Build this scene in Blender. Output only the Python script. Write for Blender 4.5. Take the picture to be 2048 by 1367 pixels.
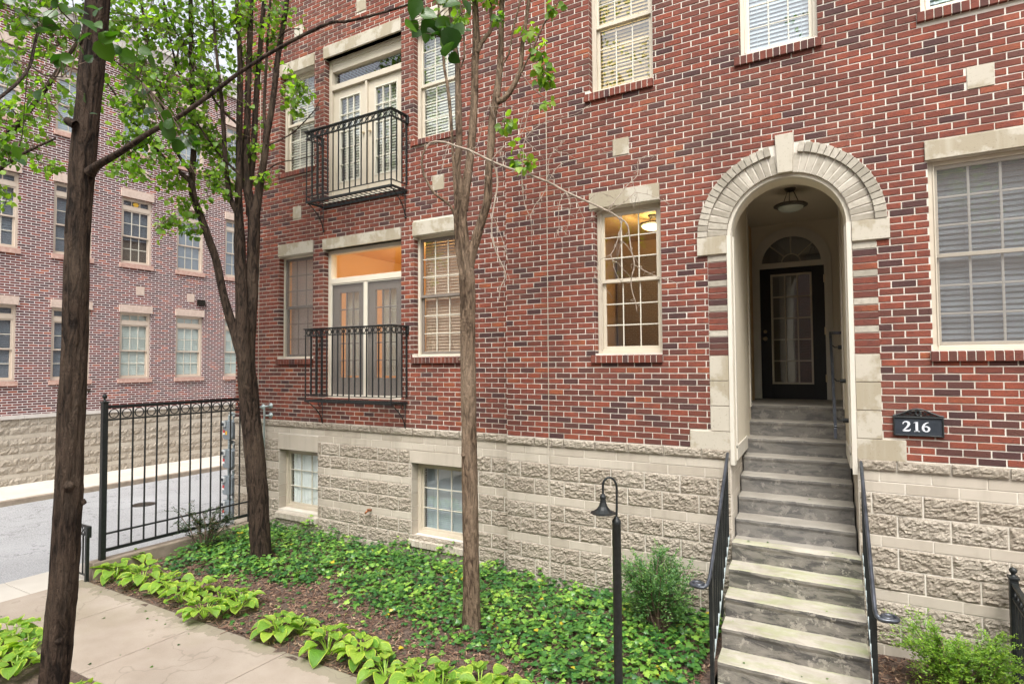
import bpy, math, random
import numpy as np
from mathutils import Vector, Matrix, noise
R_ = math.radians
sc = bpy.context.scene
for o in list(bpy.data.objects): bpy.data.objects.remove(o)
# ------------------------------------------------------------ camera
cam = bpy.data.objects.new('camera', bpy.data.cameras.new('camera'))
sc.collection.objects.link(cam); sc.camera = cam
cam.data.sensor_width = 36; cam.data.lens = 21.09; cam.data.clip_end = 500; cam.data.clip_start = 0.05
cam.matrix_world = Matrix(((0.86122402, 0.02420989, 0.50764856, 0), (0.50818147, -0.02787014, -0.86079896, 0),
                           (-0.00669161, 0.99931834, -0.03630545, 0), (0, 0, 0, 1)))
# ------------------------------------------------------------ overcast daylight
SUN_EL, SUN_AZ = 55, 158          # azimuth clockwise from +Y: the sun stands behind the camera, a little to the right
w = bpy.data.worlds.new('World'); sc.world = w; w.use_nodes = True
nt = w.node_tree; nt.nodes.clear()
sky = nt.nodes.new('ShaderNodeTexSky'); sky.sky_type = 'NISHITA'; sky.sun_disc = False
sky.sun_elevation = R_(SUN_EL); sky.sun_rotation = R_(SUN_AZ); sky.air_density = 1.0; sky.dust_density = 4.0; sky.ozone_density = 1.0
hs = nt.nodes.new('ShaderNodeHueSaturation'); hs.inputs['Saturation'].default_value = 0.22
bg = nt.nodes.new('ShaderNodeBackground'); bg.inputs['Strength'].default_value = 0.15
wo = nt.nodes.new('ShaderNodeOutputWorld')
nt.links.new(sky.outputs[0], hs.inputs['Color']); nt.links.new(hs.outputs[0], bg.inputs['Color']); nt.links.new(bg.outputs[0], wo.inputs['Surface'])
sl = bpy.data.lights.new('sun', 'SUN'); sl.energy = 1.1; sl.angle = R_(28); sl.color = (1, 0.97, 0.93)
so = bpy.data.objects.new('sun', sl); sc.collection.objects.link(so)
az = R_(SUN_AZ); el = R_(SUN_EL)
sd = Vector((math.sin(az) * math.cos(el), math.cos(az) * math.cos(el), math.sin(el)))
so.rotation_euler = sd.to_track_quat('Z', 'Y').to_euler()
sc.view_settings.view_transform = 'Standard'; sc.view_settings.look = 'None'; sc.view_settings.gamma = 1
sc.view_settings.exposure = 1.38
sc.cycles.max_bounces = 8; sc.cycles.transparent_max_bounces = 16
random.seed(7); rng = np.random.default_rng(11)

# world coordinates (metres) of branches, leaf clumps and plants
D = {"fg":{"trunk":[[-5.27,2.125,-2.882,0.129],[-5.247,2.132,-2.736,0.1104],[-5.202,2.146,-2.443,0.0974],[-5.165,2.153,-2.077,0.0896],[-5.133,2.16,-1.784,0.0858],[-5.104,2.166,-1.528,0.0847],[-5.063,2.167,-0.978,0.0823],[-5.034,2.161,-0.429,0.0797],[-4.998,2.159,0.121,0.0785],[-4.965,2.148,0.853,0.0759],[-4.937,2.149,1.22,0.0747],[-4.903,2.153,1.586,0.0805],[-4.865,2.16,1.952,0.0752],[-4.824,2.167,2.355,0.0755],[-4.791,2.173,2.685,0.0758],[-4.766,2.172,3.051,0.0703],[-4.729,2.163,3.784,0.062],[-4.687,2.147,4.736,0.048]],
"limbs":[[[-4.825,2.16,1.408,0.0415],[-4.731,2.169,1.449,0.0276],[-4.599,2.201,1.496,0.0235],[-4.48,2.225,1.535,0.0207],[-4.286,2.29,1.636,0.0181],[-4.095,2.355,1.713,0.0155],[-3.846,2.451,1.861,0.0143],[-3.63,2.528,1.996,0.013],[-3.359,2.637,2.144,0.0117],[-3.05,2.769,2.279,0.0104],[-2.892,2.818,2.276,0.0089],[-2.579,2.955,2.34,0.0075],[-2.3,3.072,2.429,0.006]],[[-4.842,2.067,1.729,0.0323],[-4.882,2.042,1.755,0.0295],[-4.897,2.033,1.766,0.0241]],[[-3.786,1.199,1.272,0.007],[-3.883,1.31,1.414,0.0084],[-3.983,1.419,1.563,0.0089],[-4.1,1.517,1.734,0.0083],[-4.243,1.597,1.974,0.0087],[-4.369,1.689,2.165,0.008],[-4.479,1.789,2.381,0.0072],[-4.536,1.917,2.674,0.0076],[-4.503,2.098,2.982,0.0108]],[[-3.56,1.422,1.893,0.0038],[-3.589,1.452,1.865,0.0039],[-3.568,1.514,1.809,0.004],[-3.523,1.59,1.723,0.0031],[-3.453,1.682,1.635,0.0032],[-3.391,1.768,1.558,0.0022]],[[-3.528,1.333,1.682,0.0027],[-3.574,1.315,1.483,0.0027],[-3.591,1.311,1.333,0.0018],[-3.608,1.309,1.158,0.0018],[-3.627,1.3,1.084,0.0018]],[[-3.565,1.319,1.508,0.0027],[-3.443,1.336,1.433,0.0027],[-3.281,1.375,1.396,0.0018]],[[-2.114,2.504,1.974,0.005],[-2.012,2.508,1.917,0.0037],[-1.937,2.498,1.82,0.0037],[-1.863,2.488,1.713,0.0024],[-1.802,2.47,1.621,0.0024]]]},"multi":{"trunk":[[-7.512,5.683,-2.897,0.1663],[-7.532,5.663,-2.718,0.1415],[-7.546,5.637,-2.288,0.1351],[-7.559,5.608,-1.787,0.135],[-7.588,5.567,-1.214,0.1286],[-7.624,5.522,-0.64,0.1283],[-7.65,5.488,-0.21,0.128],[-7.663,5.47,0.041,0.0975],[-7.663,5.459,0.291,0.0244]],
"limbs":[[[-7.532,5.454,-0.491,0.0241],[-7.547,5.406,-0.172,0.0601],[-7.603,5.33,0.252,0.0686],[-7.683,5.242,0.638,0.0592],[-7.74,5.169,0.988,0.0529],[-7.799,5.089,1.475,0.0496],[-7.856,5.018,1.751,0.0492],[-7.924,4.94,2.06,0.046],[-7.987,4.867,2.333,0.0456],[-7.979,4.837,2.569,0.0454],[-7.93,4.823,2.976,0.0369],[-7.902,4.792,3.519,0.0339],[-7.883,4.75,4.197,0.031],[-7.854,4.708,5.008,0.0253],[-7.828,4.658,5.951,0.0196]],[[-7.518,5.47,-0.704,0.0242],[-7.566,5.412,-0.243,0.0842],[-7.584,5.372,0.217,0.096],[-7.571,5.351,0.64,0.0898],[-7.569,5.321,1.133,0.0777],[-7.564,5.286,1.765,0.0716],[-7.554,5.258,2.326,0.0506],[-7.528,5.242,2.815,0.0446],[-7.499,5.222,3.444,0.0416],[-7.466,5.199,4.211,0.0357],[-7.469,5.163,4.767,0.0326],[-7.478,5.115,5.532,0.0236]],[[-7.595,5.542,-0.712,0.0245],[-7.612,5.501,-0.246,0.0854],[-7.611,5.472,0.219,0.0974],[-7.565,5.464,0.79,0.0913],[-7.509,5.457,1.502,0.0853],[-7.47,5.448,1.999,0.0792],[-7.509,5.4,2.353,0.0607],[-7.54,5.353,2.777,0.0544],[-7.5,5.342,3.342,0.0453],[-7.456,5.328,4.048,0.0393],[-7.413,5.313,4.752,0.0363],[-7.35,5.298,5.738,0.0272]],[[-7.488,5.403,1.314,0.0181],[-7.464,5.414,1.705,0.0605],[-7.42,5.434,2.133,0.0607],[-7.365,5.462,2.562,0.0518],[-7.295,5.495,3.063,0.0459],[-7.287,5.503,3.28,0.046],[-7.226,5.537,3.641,0.0401],[-7.144,5.568,4.359,0.0372],[-7.059,5.606,4.936,0.0342],[-6.965,5.645,5.658,0.0281]],[[-7.593,5.422,2.153,0.0152],[-7.566,5.439,2.588,0.0428],[-7.519,5.464,3.096,0.043],[-7.485,5.473,3.822,0.037],[-7.432,5.493,4.55,0.0341],[-7.379,5.513,5.282,0.0311],[-7.332,5.529,6.016,0.025]],[[-7.249,5.468,3.117,0.0122],[-7.265,5.479,3.325,0.0214],[-7.304,5.472,3.634,0.0214],[-7.277,5.486,4.359,0.0185],[-7.234,5.504,5.231,0.0155]],[[-7.485,5.27,1.754,0.0148],[-7.486,5.213,2.06,0.0383],[-7.536,5.13,2.294,0.0351],[-7.533,5.08,2.491,0.0319],[-7.525,5.025,2.892,0.0288],[-7.502,4.975,3.358,0.0287],[-7.492,4.918,3.819,0.0228],[-7.501,4.844,4.412,0.017],[-7.482,4.789,4.932,0.014]],[[-7.835,4.81,2.263,0.0141],[-7.829,4.754,2.441,0.0363],[-7.859,4.681,2.543,0.0304],[-7.997,4.541,2.698,0.0272],[-8.076,4.437,2.851,0.0241],[-8.131,4.347,2.969,0.0212],[-8.185,4.258,3.106,0.0209],[-8.314,4.121,3.333,0.018],[-8.385,4.017,3.576,0.0127],[-8.488,3.896,3.784,0.01]],[[-7.873,4.772,2.638,0.028],[-7.973,4.661,2.831,0.0221],[-8.019,4.582,3.022,0.0219],[-8.061,4.501,3.346,0.0217],[-8.085,4.43,3.632,0.0188],[-8.114,4.356,3.95,0.0186],[-8.124,4.291,4.33,0.0185],[-8.133,4.226,4.707,0.0157],[-8.122,4.168,5.211,0.013]],[[-7.393,5.142,3.323,0.0205],[-7.559,4.965,3.541,0.0144],[-7.7,4.798,3.891,0.0141],[-7.837,4.63,4.304,0.0111],[-7.944,4.483,4.643,0.0109],[-7.99,4.371,5.009,0.008]],[[-7.398,5.168,2.632,0.0176],[-7.538,4.959,2.875,0.0143],[-7.614,4.789,3.111,0.0112],[-7.657,4.637,3.34,0.0082]],[[-7.93,4.805,3.811,0.017],[-8.006,4.665,3.983,0.0139],[-8.013,4.562,4.287,0.0137],[-7.989,4.476,4.584,0.0109],[-7.964,4.391,4.875,0.008]],[[-7.218,5.486,3.117,0.0122],[-6.972,5.485,3.14,0.0091],[-6.688,5.505,3.215,0.009],[-6.376,5.535,3.415,0.006],[-6.188,5.496,3.529,0.0059]],[[-7.233,5.492,2.763,0.0092],[-6.945,5.466,2.812,0.009],[-6.571,5.494,2.802,0.006],[-6.205,5.516,2.809,0.0059]],[[-7.041,5.526,4.638,0.0123],[-6.743,5.413,4.604,0.009],[-6.395,5.334,4.477,0.0058]],[[-8.052,4.305,2.94,0.0079],[-8.19,4.19,2.831,0.0077],[-8.356,4.06,2.657,0.0051],[-8.434,3.979,2.582,0.005]]]},"young":{"trunk":[[-3.668,5.335,-2.879,0.1277],[-3.665,5.332,-2.762,0.1031],[-3.659,5.324,-2.498,0.0884],[-3.651,5.307,-1.969,0.0835],[-3.647,5.287,-1.44,0.081],[-3.637,5.259,-0.647,0.081],[-3.627,5.232,0.146,0.0785],[-3.618,5.214,0.675,0.081],[-3.617,5.204,0.94,0.0834],[-3.617,5.197,1.125,0.0491]],
"limbs":[[[-3.618,5.206,0.887,0.0687],[-3.629,5.186,1.098,0.0686],[-3.64,5.166,1.309,0.0661],[-3.651,5.147,1.519,0.0612],[-3.649,5.136,1.676,0.0611],[-3.652,5.123,1.834,0.0538],[-3.667,5.101,2.043,0.0366],[-3.64,5.101,2.332,0.0342],[-3.634,5.085,2.672,0.0341],[-3.63,5.064,3.144,0.0292],[-3.642,5.045,3.3,0.0268],[-3.661,5.02,3.508,0.0219],[-3.679,4.993,3.821,0.0194],[-3.697,4.958,4.291,0.0146]],[[-3.646,5.158,1.627,0.0638],[-3.616,5.173,1.84,0.054],[-3.582,5.191,2.054,0.0443],[-3.552,5.204,2.32,0.0418],[-3.516,5.211,2.8,0.0394],[-3.505,5.208,3.174,0.0395],[-3.489,5.215,3.4,0.0395],[-3.492,5.211,3.605,0.0321],[-3.498,5.202,3.874,0.0297],[-3.503,5.178,4.518,0.0223]],[[-3.464,5.195,3.292,0.0221],[-3.43,5.212,3.382,0.0221],[-3.378,5.239,3.466,0.0221],[-3.33,5.263,3.556,0.0197],[-3.332,5.25,3.846,0.0172],[-3.308,5.246,4.269,0.0123]],[[-3.617,5.204,0.94,0.0638],[-3.569,5.211,1.144,0.0539],[-3.508,5.225,1.331,0.0489],[-3.437,5.244,1.554,0.0464],[-3.386,5.254,1.724,0.0439],[-3.363,5.242,2.009,0.039],[-3.328,5.237,2.288,0.0389],[-3.296,5.23,2.597,0.0388],[-3.259,5.232,2.748,0.0412],[-3.226,5.229,2.951,0.0339],[-3.197,5.224,3.153,0.0314],[-3.179,5.209,3.458,0.0265],[-3.157,5.196,3.762,0.0265],[-3.123,5.177,4.374,0.0192]],[[-3.252,5.228,2.718,0.0339],[-3.175,5.253,2.747,0.029],[-3.106,5.271,2.822,0.0289],[-3.042,5.285,2.928,0.0264],[-2.996,5.289,3.023,0.024],[-2.976,5.277,3.127,0.0215],[-2.955,5.264,3.272,0.0214],[-2.921,5.258,3.432,0.019],[-2.872,5.256,3.702,0.019],[-2.809,5.255,4.149,0.0118]],[[-2.976,5.264,2.975,0.0143],[-2.905,5.244,3.058,0.0095],[-2.822,5.231,3.163,0.0094],[-2.698,5.237,3.381,0.0093],[-2.537,5.264,3.59,0.0069],[-2.374,5.293,3.814,0.0068]],[[-3.149,5.215,3.109,0.012],[-3.077,5.196,3.171,0.0095],[-3.011,5.168,3.389,0.0095],[-2.914,5.155,3.663,0.0094],[-2.844,5.127,3.932,0.007]],[[-3.572,5.059,0.866,0.0215],[-3.609,5.024,1.176,0.0215],[-3.62,5.005,1.486,0.0191],[-3.615,4.999,1.693,0.0167],[-3.628,4.968,2.261,0.0167],[-3.635,4.953,2.519,0.0167],[-3.647,4.936,2.746,0.0191],[-3.665,4.918,2.933,0.0143],[-3.683,4.9,3.088,0.0143],[-3.692,4.88,3.449,0.0143],[-3.714,4.858,3.656,0.0119],[-3.726,4.84,3.914,0.0095]],[[-3.533,4.99,3.061,0.012],[-3.494,4.981,3.125,0.0095],[-3.468,4.962,3.241,0.0095],[-3.465,4.924,3.508,0.0095],[-3.472,4.883,3.697,0.0071]],[[-3.482,4.993,0.954,0.0189],[-3.492,4.964,1.104,0.0165],[-3.502,4.935,1.253,0.0164],[-3.512,4.907,1.376,0.014],[-3.528,4.878,1.469,0.014],[-3.551,4.843,1.571,0.0139],[-3.58,4.807,1.618,0.0139],[-3.631,4.759,1.664,0.0139],[-3.673,4.716,1.705,0.0138],[-3.709,4.674,1.791,0.0115],[-3.737,4.638,1.877,0.0114],[-3.746,4.611,1.991,0.0114],[-3.727,4.602,2.065,0.0114],[-3.695,4.603,2.109,0.0091],[-3.689,4.587,2.163,0.0068]]],
"pale":[[[-3.748,4.669,2.16,0.0074],[-3.692,4.694,2.213,0.0092],[-3.616,4.733,2.22,0.0104],[-3.545,4.77,2.203,0.0104],[-3.474,4.808,2.171,0.0104],[-3.34,4.884,2.118,0.0116],[-3.168,4.984,2.016,0.0116],[-3.004,5.078,1.938,0.0116],[-2.904,5.133,1.901,0.0115],[-2.678,5.265,1.799,0.0104],[-2.529,5.352,1.702,0.0103],[-2.324,5.472,1.59,0.0091],[-2.167,5.563,1.504,0.0091],[-2.081,5.61,1.442,0.0091],[-2.004,5.653,1.371,0.0079],[-1.985,5.665,1.237,0.0068],[-1.973,5.671,1.122,0.0068],[-1.946,5.688,0.963,0.0067],[-1.977,5.67,0.82,0.0056],[-1.966,5.677,0.691,0.0045],[-1.941,5.689,0.602,0.0045],[-1.929,5.695,0.498,0.0034]],[[-3.183,5.008,2.016,0.0093],[-3.139,5.031,1.933,0.0093],[-3.127,5.038,1.782,0.0093],[-3.149,5.025,1.631,0.0081],[-3.177,5.011,1.431,0.0069],[-3.174,5.014,1.23,0.0069],[-3.124,5.045,1.055,0.0069],[-3.065,5.08,0.89,0.0069],[-3.109,5.054,0.755,0.0046],[-3.122,5.045,0.631,0.0035]],[[-1.939,5.67,0.96,0.0045],[-1.873,5.711,0.916,0.0045],[-1.81,5.75,0.876,0.0033],[-1.71,5.811,0.831,0.0033],[-1.563,5.9,0.776,0.0022]],[[-2.151,5.523,1.493,0.0034],[-2.048,5.581,1.551,0.0034],[-1.953,5.633,1.639,0.0034],[-1.918,5.652,1.673,0.0034],[-1.792,5.728,1.647,0.0027],[-1.624,5.831,1.557,0.0022]],[[-2.068,5.574,1.433,0.0045],[-2.04,5.594,1.354,0.0045],[-2.056,5.591,1.207,0.0034],[-2.006,5.621,1.172,0.0022]],[[-2.899,5.123,1.898,0.0046],[-2.894,5.133,1.719,0.0046],[-2.877,5.149,1.57,0.0035],[-2.836,5.177,1.471,0.0035],[-2.791,5.2,1.57,0.0035],[-2.738,5.228,1.644,0.0035],[-2.68,5.258,1.757,0.0023]],[[-2.528,5.35,1.701,0.0034],[-2.577,5.325,1.608,0.0034],[-2.593,5.321,1.469,0.0034],[-2.592,5.327,1.345,0.0023],[-2.629,5.31,1.221,0.0023]],[[-2.447,5.399,1.656,0.0034],[-2.408,5.428,1.517,0.0027],[-2.368,5.456,1.418,0.0023]]],
"twigs":[[[-2.151,5.522,1.503,0.0045],[-2.067,5.566,1.625,0.0045],[-1.98,5.613,1.747,0.0045],[-1.893,5.66,1.845,0.0045],[-1.881,5.661,1.992,0.0034],[-1.782,5.717,2.04,0.0022],[-1.731,5.747,2.03,0.0022]],[[-2.874,5.08,1.882,0.0034],[-2.853,5.085,2.049,0.0034],[-2.855,5.08,2.147,0.0034],[-2.793,5.111,2.269,0.0034],[-2.621,5.208,2.391,0.0027],[-2.407,5.331,2.448,0.0023],[-2.278,5.404,2.536,0.0023]],[[-3.156,4.966,2.009,0.0046],[-3.077,5.008,2.117,0.0046],[-2.946,5.081,2.225,0.0046],[-2.876,5.119,2.304,0.0035],[-2.82,5.143,2.512,0.0035],[-2.783,5.161,2.61,0.0023]],[[-2.652,5.215,1.782,0.0034],[-2.547,5.27,1.948,0.0034],[-2.333,5.393,2.02,0.0027],[-2.077,5.541,2.092,0.0023]],[[-2.652,5.215,1.782,0.0027],[-2.639,5.214,1.998,0.0027],[-2.585,5.241,2.096,0.0023],[-2.498,5.288,2.193,0.0023]],[[-2.506,5.305,1.687,0.0034],[-2.47,5.33,1.603,0.0027],[-2.483,5.33,1.407,0.0027],[-2.521,5.314,1.26,0.0023]],[[-2.03,5.598,1.403,0.0045],[-2.077,5.578,1.207,0.0045],[-2.136,5.549,1.07,0.0034],[-2.23,5.496,1.012,0.0027],[-2.267,5.479,0.914,0.0027],[-2.286,5.471,0.835,0.0023]],[[-2.136,5.549,1.07,0.0034],[-2.106,5.574,0.912,0.0027],[-2.066,5.601,0.814,0.0027],[-2.045,5.615,0.789,0.0022]],[[-3.163,5.044,1.436,0.0035],[-3.103,5.088,1.235,0.0028],[-3.053,5.128,0.985,0.0023]],[[-2.155,5.52,1.503,0.0023],[-2.089,5.555,1.6,0.0027],[-2.214,5.478,1.675,0.0027],[-2.301,5.429,1.612,0.0023]],[[-2.886,5.138,1.694,0.0023],[-2.906,5.109,2.116,0.0023],[-2.882,5.111,2.413,0.0023],[-2.767,5.172,2.585,0.0023]],[[-3.511,4.808,2.188,0.0023],[-3.318,4.923,2.161,0.0028],[-3.247,4.954,2.386,0.0023],[-3.168,4.991,2.635,0.0023]]]},"leftclumps":[[-9.02,3.32,4.45,0.44,90],[-9.0,3.13,3.78,0.37,60],[-8.64,3.36,3.35,0.37,60],[-8.78,3.06,3.11,0.3,50],[-8.58,3.19,2.72,0.3,35],[-8.59,2.96,2.53,0.23,35],[-8.17,3.21,2.35,0.18,18],[-8.58,2.99,2.0,0.16,16],[-8.93,3.62,4.18,0.39,60],[-9.17,3.22,4.9,0.57,70],[-8.57,3.57,5.02,0.57,70]],
"multiclumps":[[-8.17,4.28,4.61,0.53,150],[-7.97,4.64,4.38,0.55,150],[-8.28,4.12,4.03,0.4,90],[-7.74,5.0,4.69,0.42,110],[-7.96,4.44,3.74,0.47,120],[-7.63,4.86,3.83,0.41,110],[-8.1,4.14,3.46,0.29,60],[-7.88,4.74,3.29,0.41,110],[-7.72,5.08,3.08,0.35,80],[-8.05,4.3,3.1,0.3,55],[-8.2,4.1,2.94,0.23,35],[-7.9,4.52,2.68,0.3,50],[-7.76,4.96,2.63,0.31,60],[-8.32,4.04,2.61,0.2,22],[-8.02,4.23,2.51,0.23,24],[-8.01,4.49,1.94,0.24,34],[-7.86,4.81,1.85,0.15,16],[-7.97,4.74,2.2,0.2,26],[-7.61,5.17,2.45,0.22,26],[-7.5,5.38,4.37,0.29,40],[-7.19,5.54,5.02,0.29,45],[-7.41,5.37,3.12,0.24,30],[-6.57,5.49,3.82,0.26,34],[-6.81,5.47,3.73,0.22,26],[-7.33,5.44,2.62,0.16,10],[-7.1,5.49,4.67,0.2,20],[-7.1,5.46,2.66,0.08,5],[-8.1,4.3,5.28,0.73,150],[-7.69,4.88,5.54,0.76,150],[-7.28,5.45,5.8,0.57,90],[-8.47,3.88,4.5,0.32,70],[-8.44,3.82,3.48,0.26,40],[-7.43,5.17,4.9,0.28,50]],
"youngclumps":[[-2.88,5.24,3.36,0.08,8],[-3.12,5.1,3.47,0.07,6],[-2.79,5.31,3.16,0.09,12],[-2.69,5.26,2.93,0.12,22],[-2.68,5.28,2.63,0.04,3],[-2.57,5.19,3.45,0.07,6],[-3.1,5.15,2.47,0.07,8],[-2.87,5.14,2.02,0.12,14],[-3.49,4.88,3.49,0.07,10],[-3.59,4.92,3.96,0.31,60],[-3.21,5.14,4.01,0.31,50],[-2.8,5.26,4.0,0.25,40],[-3.69,4.76,3.55,0.07,10]],
"bigleaves":[[-3.622,1.272,1.821,0.065,20],[-3.558,1.311,1.808,0.085,-10],[-3.506,1.345,1.72,0.085,200],[-3.325,1.345,1.493,0.082,250],[-3.41,1.41,1.512,0.1,-60],[-3.473,1.363,1.757,0.075,100],[-3.343,1.439,1.768,0.085,10],[-3.281,1.48,1.668,0.1,-30],[-3.359,1.551,1.646,0.109,-80],[-3.335,1.448,1.681,0.075,-120],[-3.303,1.583,1.658,0.078,0],[-3.32,1.691,1.618,0.091,-20],[-3.37,1.432,1.569,0.065,-60],[-3.431,1.518,1.414,0.052,-90],[-3.547,1.336,1.37,0.065,-80],[-3.625,1.302,1.084,0.065,-90],[-3.358,1.792,1.462,0.072,-50],[-3.324,1.815,1.393,0.082,-40],[-3.314,1.824,1.31,0.093,-90],[-3.256,1.86,1.269,0.082,-90],[-3.265,1.85,1.379,0.077,-20],[-3.257,1.974,1.292,0.096,-50],[-3.221,1.882,1.241,0.077,-100],[-3.252,1.733,1.591,0.08,-60],[-3.333,1.687,1.538,0.064,-100],[-3.246,1.983,1.25,0.074,-60],[-3.57,1.324,1.32,0.055,-110],[-3.429,1.388,1.782,0.065,70],[-3.365,1.539,1.84,0.067,80],[-2.07,2.419,1.835,0.048,-90],[-2.041,2.438,1.808,0.069,-100],[-2.028,2.443,1.861,0.064,90],[-1.947,2.378,1.79,0.103,-110],[-1.898,2.407,1.777,0.109,-100],[-1.878,2.422,1.686,0.098,-70],[-1.837,2.445,1.737,0.088,-50],[-1.804,2.465,1.724,0.078,-90],[-1.784,2.424,1.608,0.117,-95],[-1.846,2.444,1.634,0.088,-110],[-1.909,2.404,1.686,0.047,-120],[-1.93,2.385,1.849,0.078,30],[-1.852,2.431,1.859,0.062,60],[-1.84,2.554,1.86,0.08,-80],[-1.822,2.566,1.82,0.048,-80]],
"hosta":[[-8.86,4.38,1.0],[-9.13,4.75,0.9],[-8.25,4.4,1.1],[-7.7,4.42,1.0],[-7.24,4.31,0.95],[-7.21,4.51,0.9],[-6.56,4.19,1.0],[-6.74,4.5,0.85],[-6.41,4.52,1.0],[-5.46,4.31,1.0],[-5.28,4.45,0.8],[-4.69,4.3,1.1],[-4.29,4.35,1.1],[-3.85,4.21,0.9],[-3.49,4.25,1.0],[-3.23,4.25,1.0],[-2.97,4.44,1.0],[-2.75,4.46,0.9]],
"hosta2":[[-7.65,2.78,1.1],[-7.22,2.78,1.0],[-7.28,2.52,1.1],[-6.88,2.54,1.0],[-5.92,2.61,0.7]],
"lamp":{"posttop":[-1.679,4.406,-1.235],
"neck":[[-1.683,4.404,-1.242,0.0123],[-1.675,4.404,-1.127,0.0123],[-1.671,4.399,-0.974,0.0123],[-1.675,4.395,-0.924,0.0123],[-1.694,4.382,-0.886,0.0123],[-1.723,4.365,-0.876,0.0123],[-1.75,4.35,-0.897,0.0123],[-1.761,4.345,-0.935,0.0123],[-1.763,4.347,-1.019,0.0123]],
"shade":[-1.77,4.349,-1.157]},"pts":{"midlamp":[-2.53,8.0,1.875],
"porchlamp":[-0.742,8.011,2.12],
"inner_tr":[-0.75,8.032,1.86],
"yew":[-1.879,6.152,-2.78],
"ryew":[0.537,6.275,-2.8],
"shrub":[-8.769,5.578,-2.72],
"drain":[-13.995,7.462,-3.05],
"knob":[-1.301,9.9,0.342],
"curbA":[-10.059,3.522,-2.93],
"curbB":[-10.044,4.057,-2.93],
"wA":[-9.168,3.214,-2.87],
"wB":[-9.467,3.855,-2.87],
"e1":[-8.779,4.202,-2.87],
"e2":[-4.192,3.929,-2.87],
"j1":[-6.367,2.803,-2.87],
"j2":[-6.453,4.005,-2.87],
"k1":[-7.765,3.437,-2.87],
"k2":[-7.791,4.048,-2.87],
"l1":[-5.057,3.433,-2.87],
"l2":[-5.106,3.788,-2.87],
"b1":[-7.285,2.891,-2.87],
"b2":[-8.186,2.876,-2.87],
"volL":[-1.38,5.527,-2.006],
"volR":[0.12,6.073,-2.215],
"newL":[-1.25,5.441,-1.925],
"newR":[0.019,5.35,-1.858],
"railTL":[-1.312,6.7,-0.979],
"railTR":[-0.079,6.7,-0.974]}}
# ------------------------------------------------------------ object helpers
def prop(o, label=None, cat=None, group=None, kind=None):
    if label: o['label'] = label
    if cat: o['category'] = cat
    if group: o['group'] = group
    if kind: o['kind'] = kind
    return o
def thing(name, loc, label, cat, group=None):
    o = bpy.data.objects.new(name, None); sc.collection.objects.link(o); o.location = loc; o.empty_display_size = 0.1
    return prop(o, label, cat, group)
def wloc(o):
    v = Vector((0, 0, 0))
    while o is not None: v += Vector(o.location); o = o.parent
    return v
class MB:
    """collects shapes in a local frame F(u, w, v) -> world and links them as one mesh"""
    def __init__(s, F=None): s.V = []; s.F = []; s.M = []; s.A = []; s.T = F; s.m = 0; s.a = 0.5
    def add(s, vs, fs):
        b = len(s.V); s.V.extend([s.T(*p) if s.T else tuple(p) for p in vs])
        for f in fs: s.F.append([b + i for i in f]); s.M.append(s.m); s.A.append(s.a)
    def box(s, a0, a1, b0, b1, c0, c1):
        s.add([(a0, b0, c0), (a1, b0, c0), (a1, b1, c0), (a0, b1, c0), (a0, b0, c1), (a1, b0, c1), (a1, b1, c1), (a0, b1, c1)],
              [(0, 3, 2, 1), (4, 5, 6, 7), (0, 1, 5, 4), (1, 2, 6, 5), (2, 3, 7, 6), (3, 0, 4, 7)])
    def prism(s, pts, w0, w1):
        """polygon in the (u, v) plane extruded along w"""
        n = len(pts); s.add([(p[0], w0, p[1]) for p in pts] + [(p[0], w1, p[1]) for p in pts],
              [tuple(range(n)), tuple(range(2 * n - 1, n - 1, -1))] + [(i, n + i, n + (i + 1) % n, (i + 1) % n) for i in range(n)])
    def tube(s, pts, r, n=8, cap=True):
        P = [Vector(p) for p in pts]; k = len(P); rs = r if hasattr(r, '__len__') else [r] * k
        vs = []; up = None
        for i in range(k):
            t = (P[min(i + 1, k - 1)] - P[max(i - 1, 0)]).normalized()
            if up is None: up = Vector((0, 0, 1)) if abs(t.z) < .9 else Vector((1, 0, 0))
            x = up.cross(t); x = x.normalized() if x.length > 1e-6 else Vector((1, 0, 0)); y = t.cross(x).normalized(); up = y if abs(y.length) > .5 else up
            for j in range(n):
                a = 2 * math.pi * j / n; vs.append(P[i] + (x * math.cos(a) + y * math.sin(a)) * rs[i])
            up = y
        fs = [(i * n + j, i * n + (j + 1) % n, (i + 1) * n + (j + 1) % n, (i + 1) * n + j) for i in range(k - 1) for j in range(n)]
        if cap: fs += [tuple(range(n - 1, -1, -1)), tuple((k - 1) * n + j for j in range(n))]
        s.add(vs, fs)
    def lathe(s, c, prof, n=24):
        """prof: list of (radius, height) about the vertical axis through c"""
        k = len(prof); vs = [(c[0] + r * math.cos(2 * math.pi * j / n), c[1] + r * math.sin(2 * math.pi * j / n), c[2] + h) for r, h in prof for j in range(n)]
        s.add(vs, [(i * n + j, i * n + (j + 1) % n, (i + 1) * n + (j + 1) % n, (i + 1) * n + j) for i in range(k - 1) for j in range(n)])
    def build(s, name, mats, parent=None, bevel=0, smooth=False, loc=None):
        me = bpy.data.meshes.new(name); base = wloc(parent) if parent else Vector(loc or (0, 0, 0))
        me.from_pydata([tuple(Vector(p) - base) for p in s.V], [], s.F)
        for m in (mats if isinstance(mats, (list, tuple)) else [mats]): me.materials.append(m)
        me.polygons.foreach_set('material_index', s.M)
        at = me.attributes.new('tone', 'FLOAT', 'FACE'); at.data.foreach_set('value', s.A)
        if smooth: me.polygons.foreach_set('use_smooth', [True] * len(s.F))
        o = bpy.data.objects.new(name, me); sc.collection.objects.link(o)
        if parent: o.parent = parent
        else: o.location = base
        if bevel:
            bv = o.modifiers.new('bevel', 'BEVEL'); bv.width = bevel; bv.segments = 2; bv.limit_method = 'ANGLE'
        return o
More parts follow.
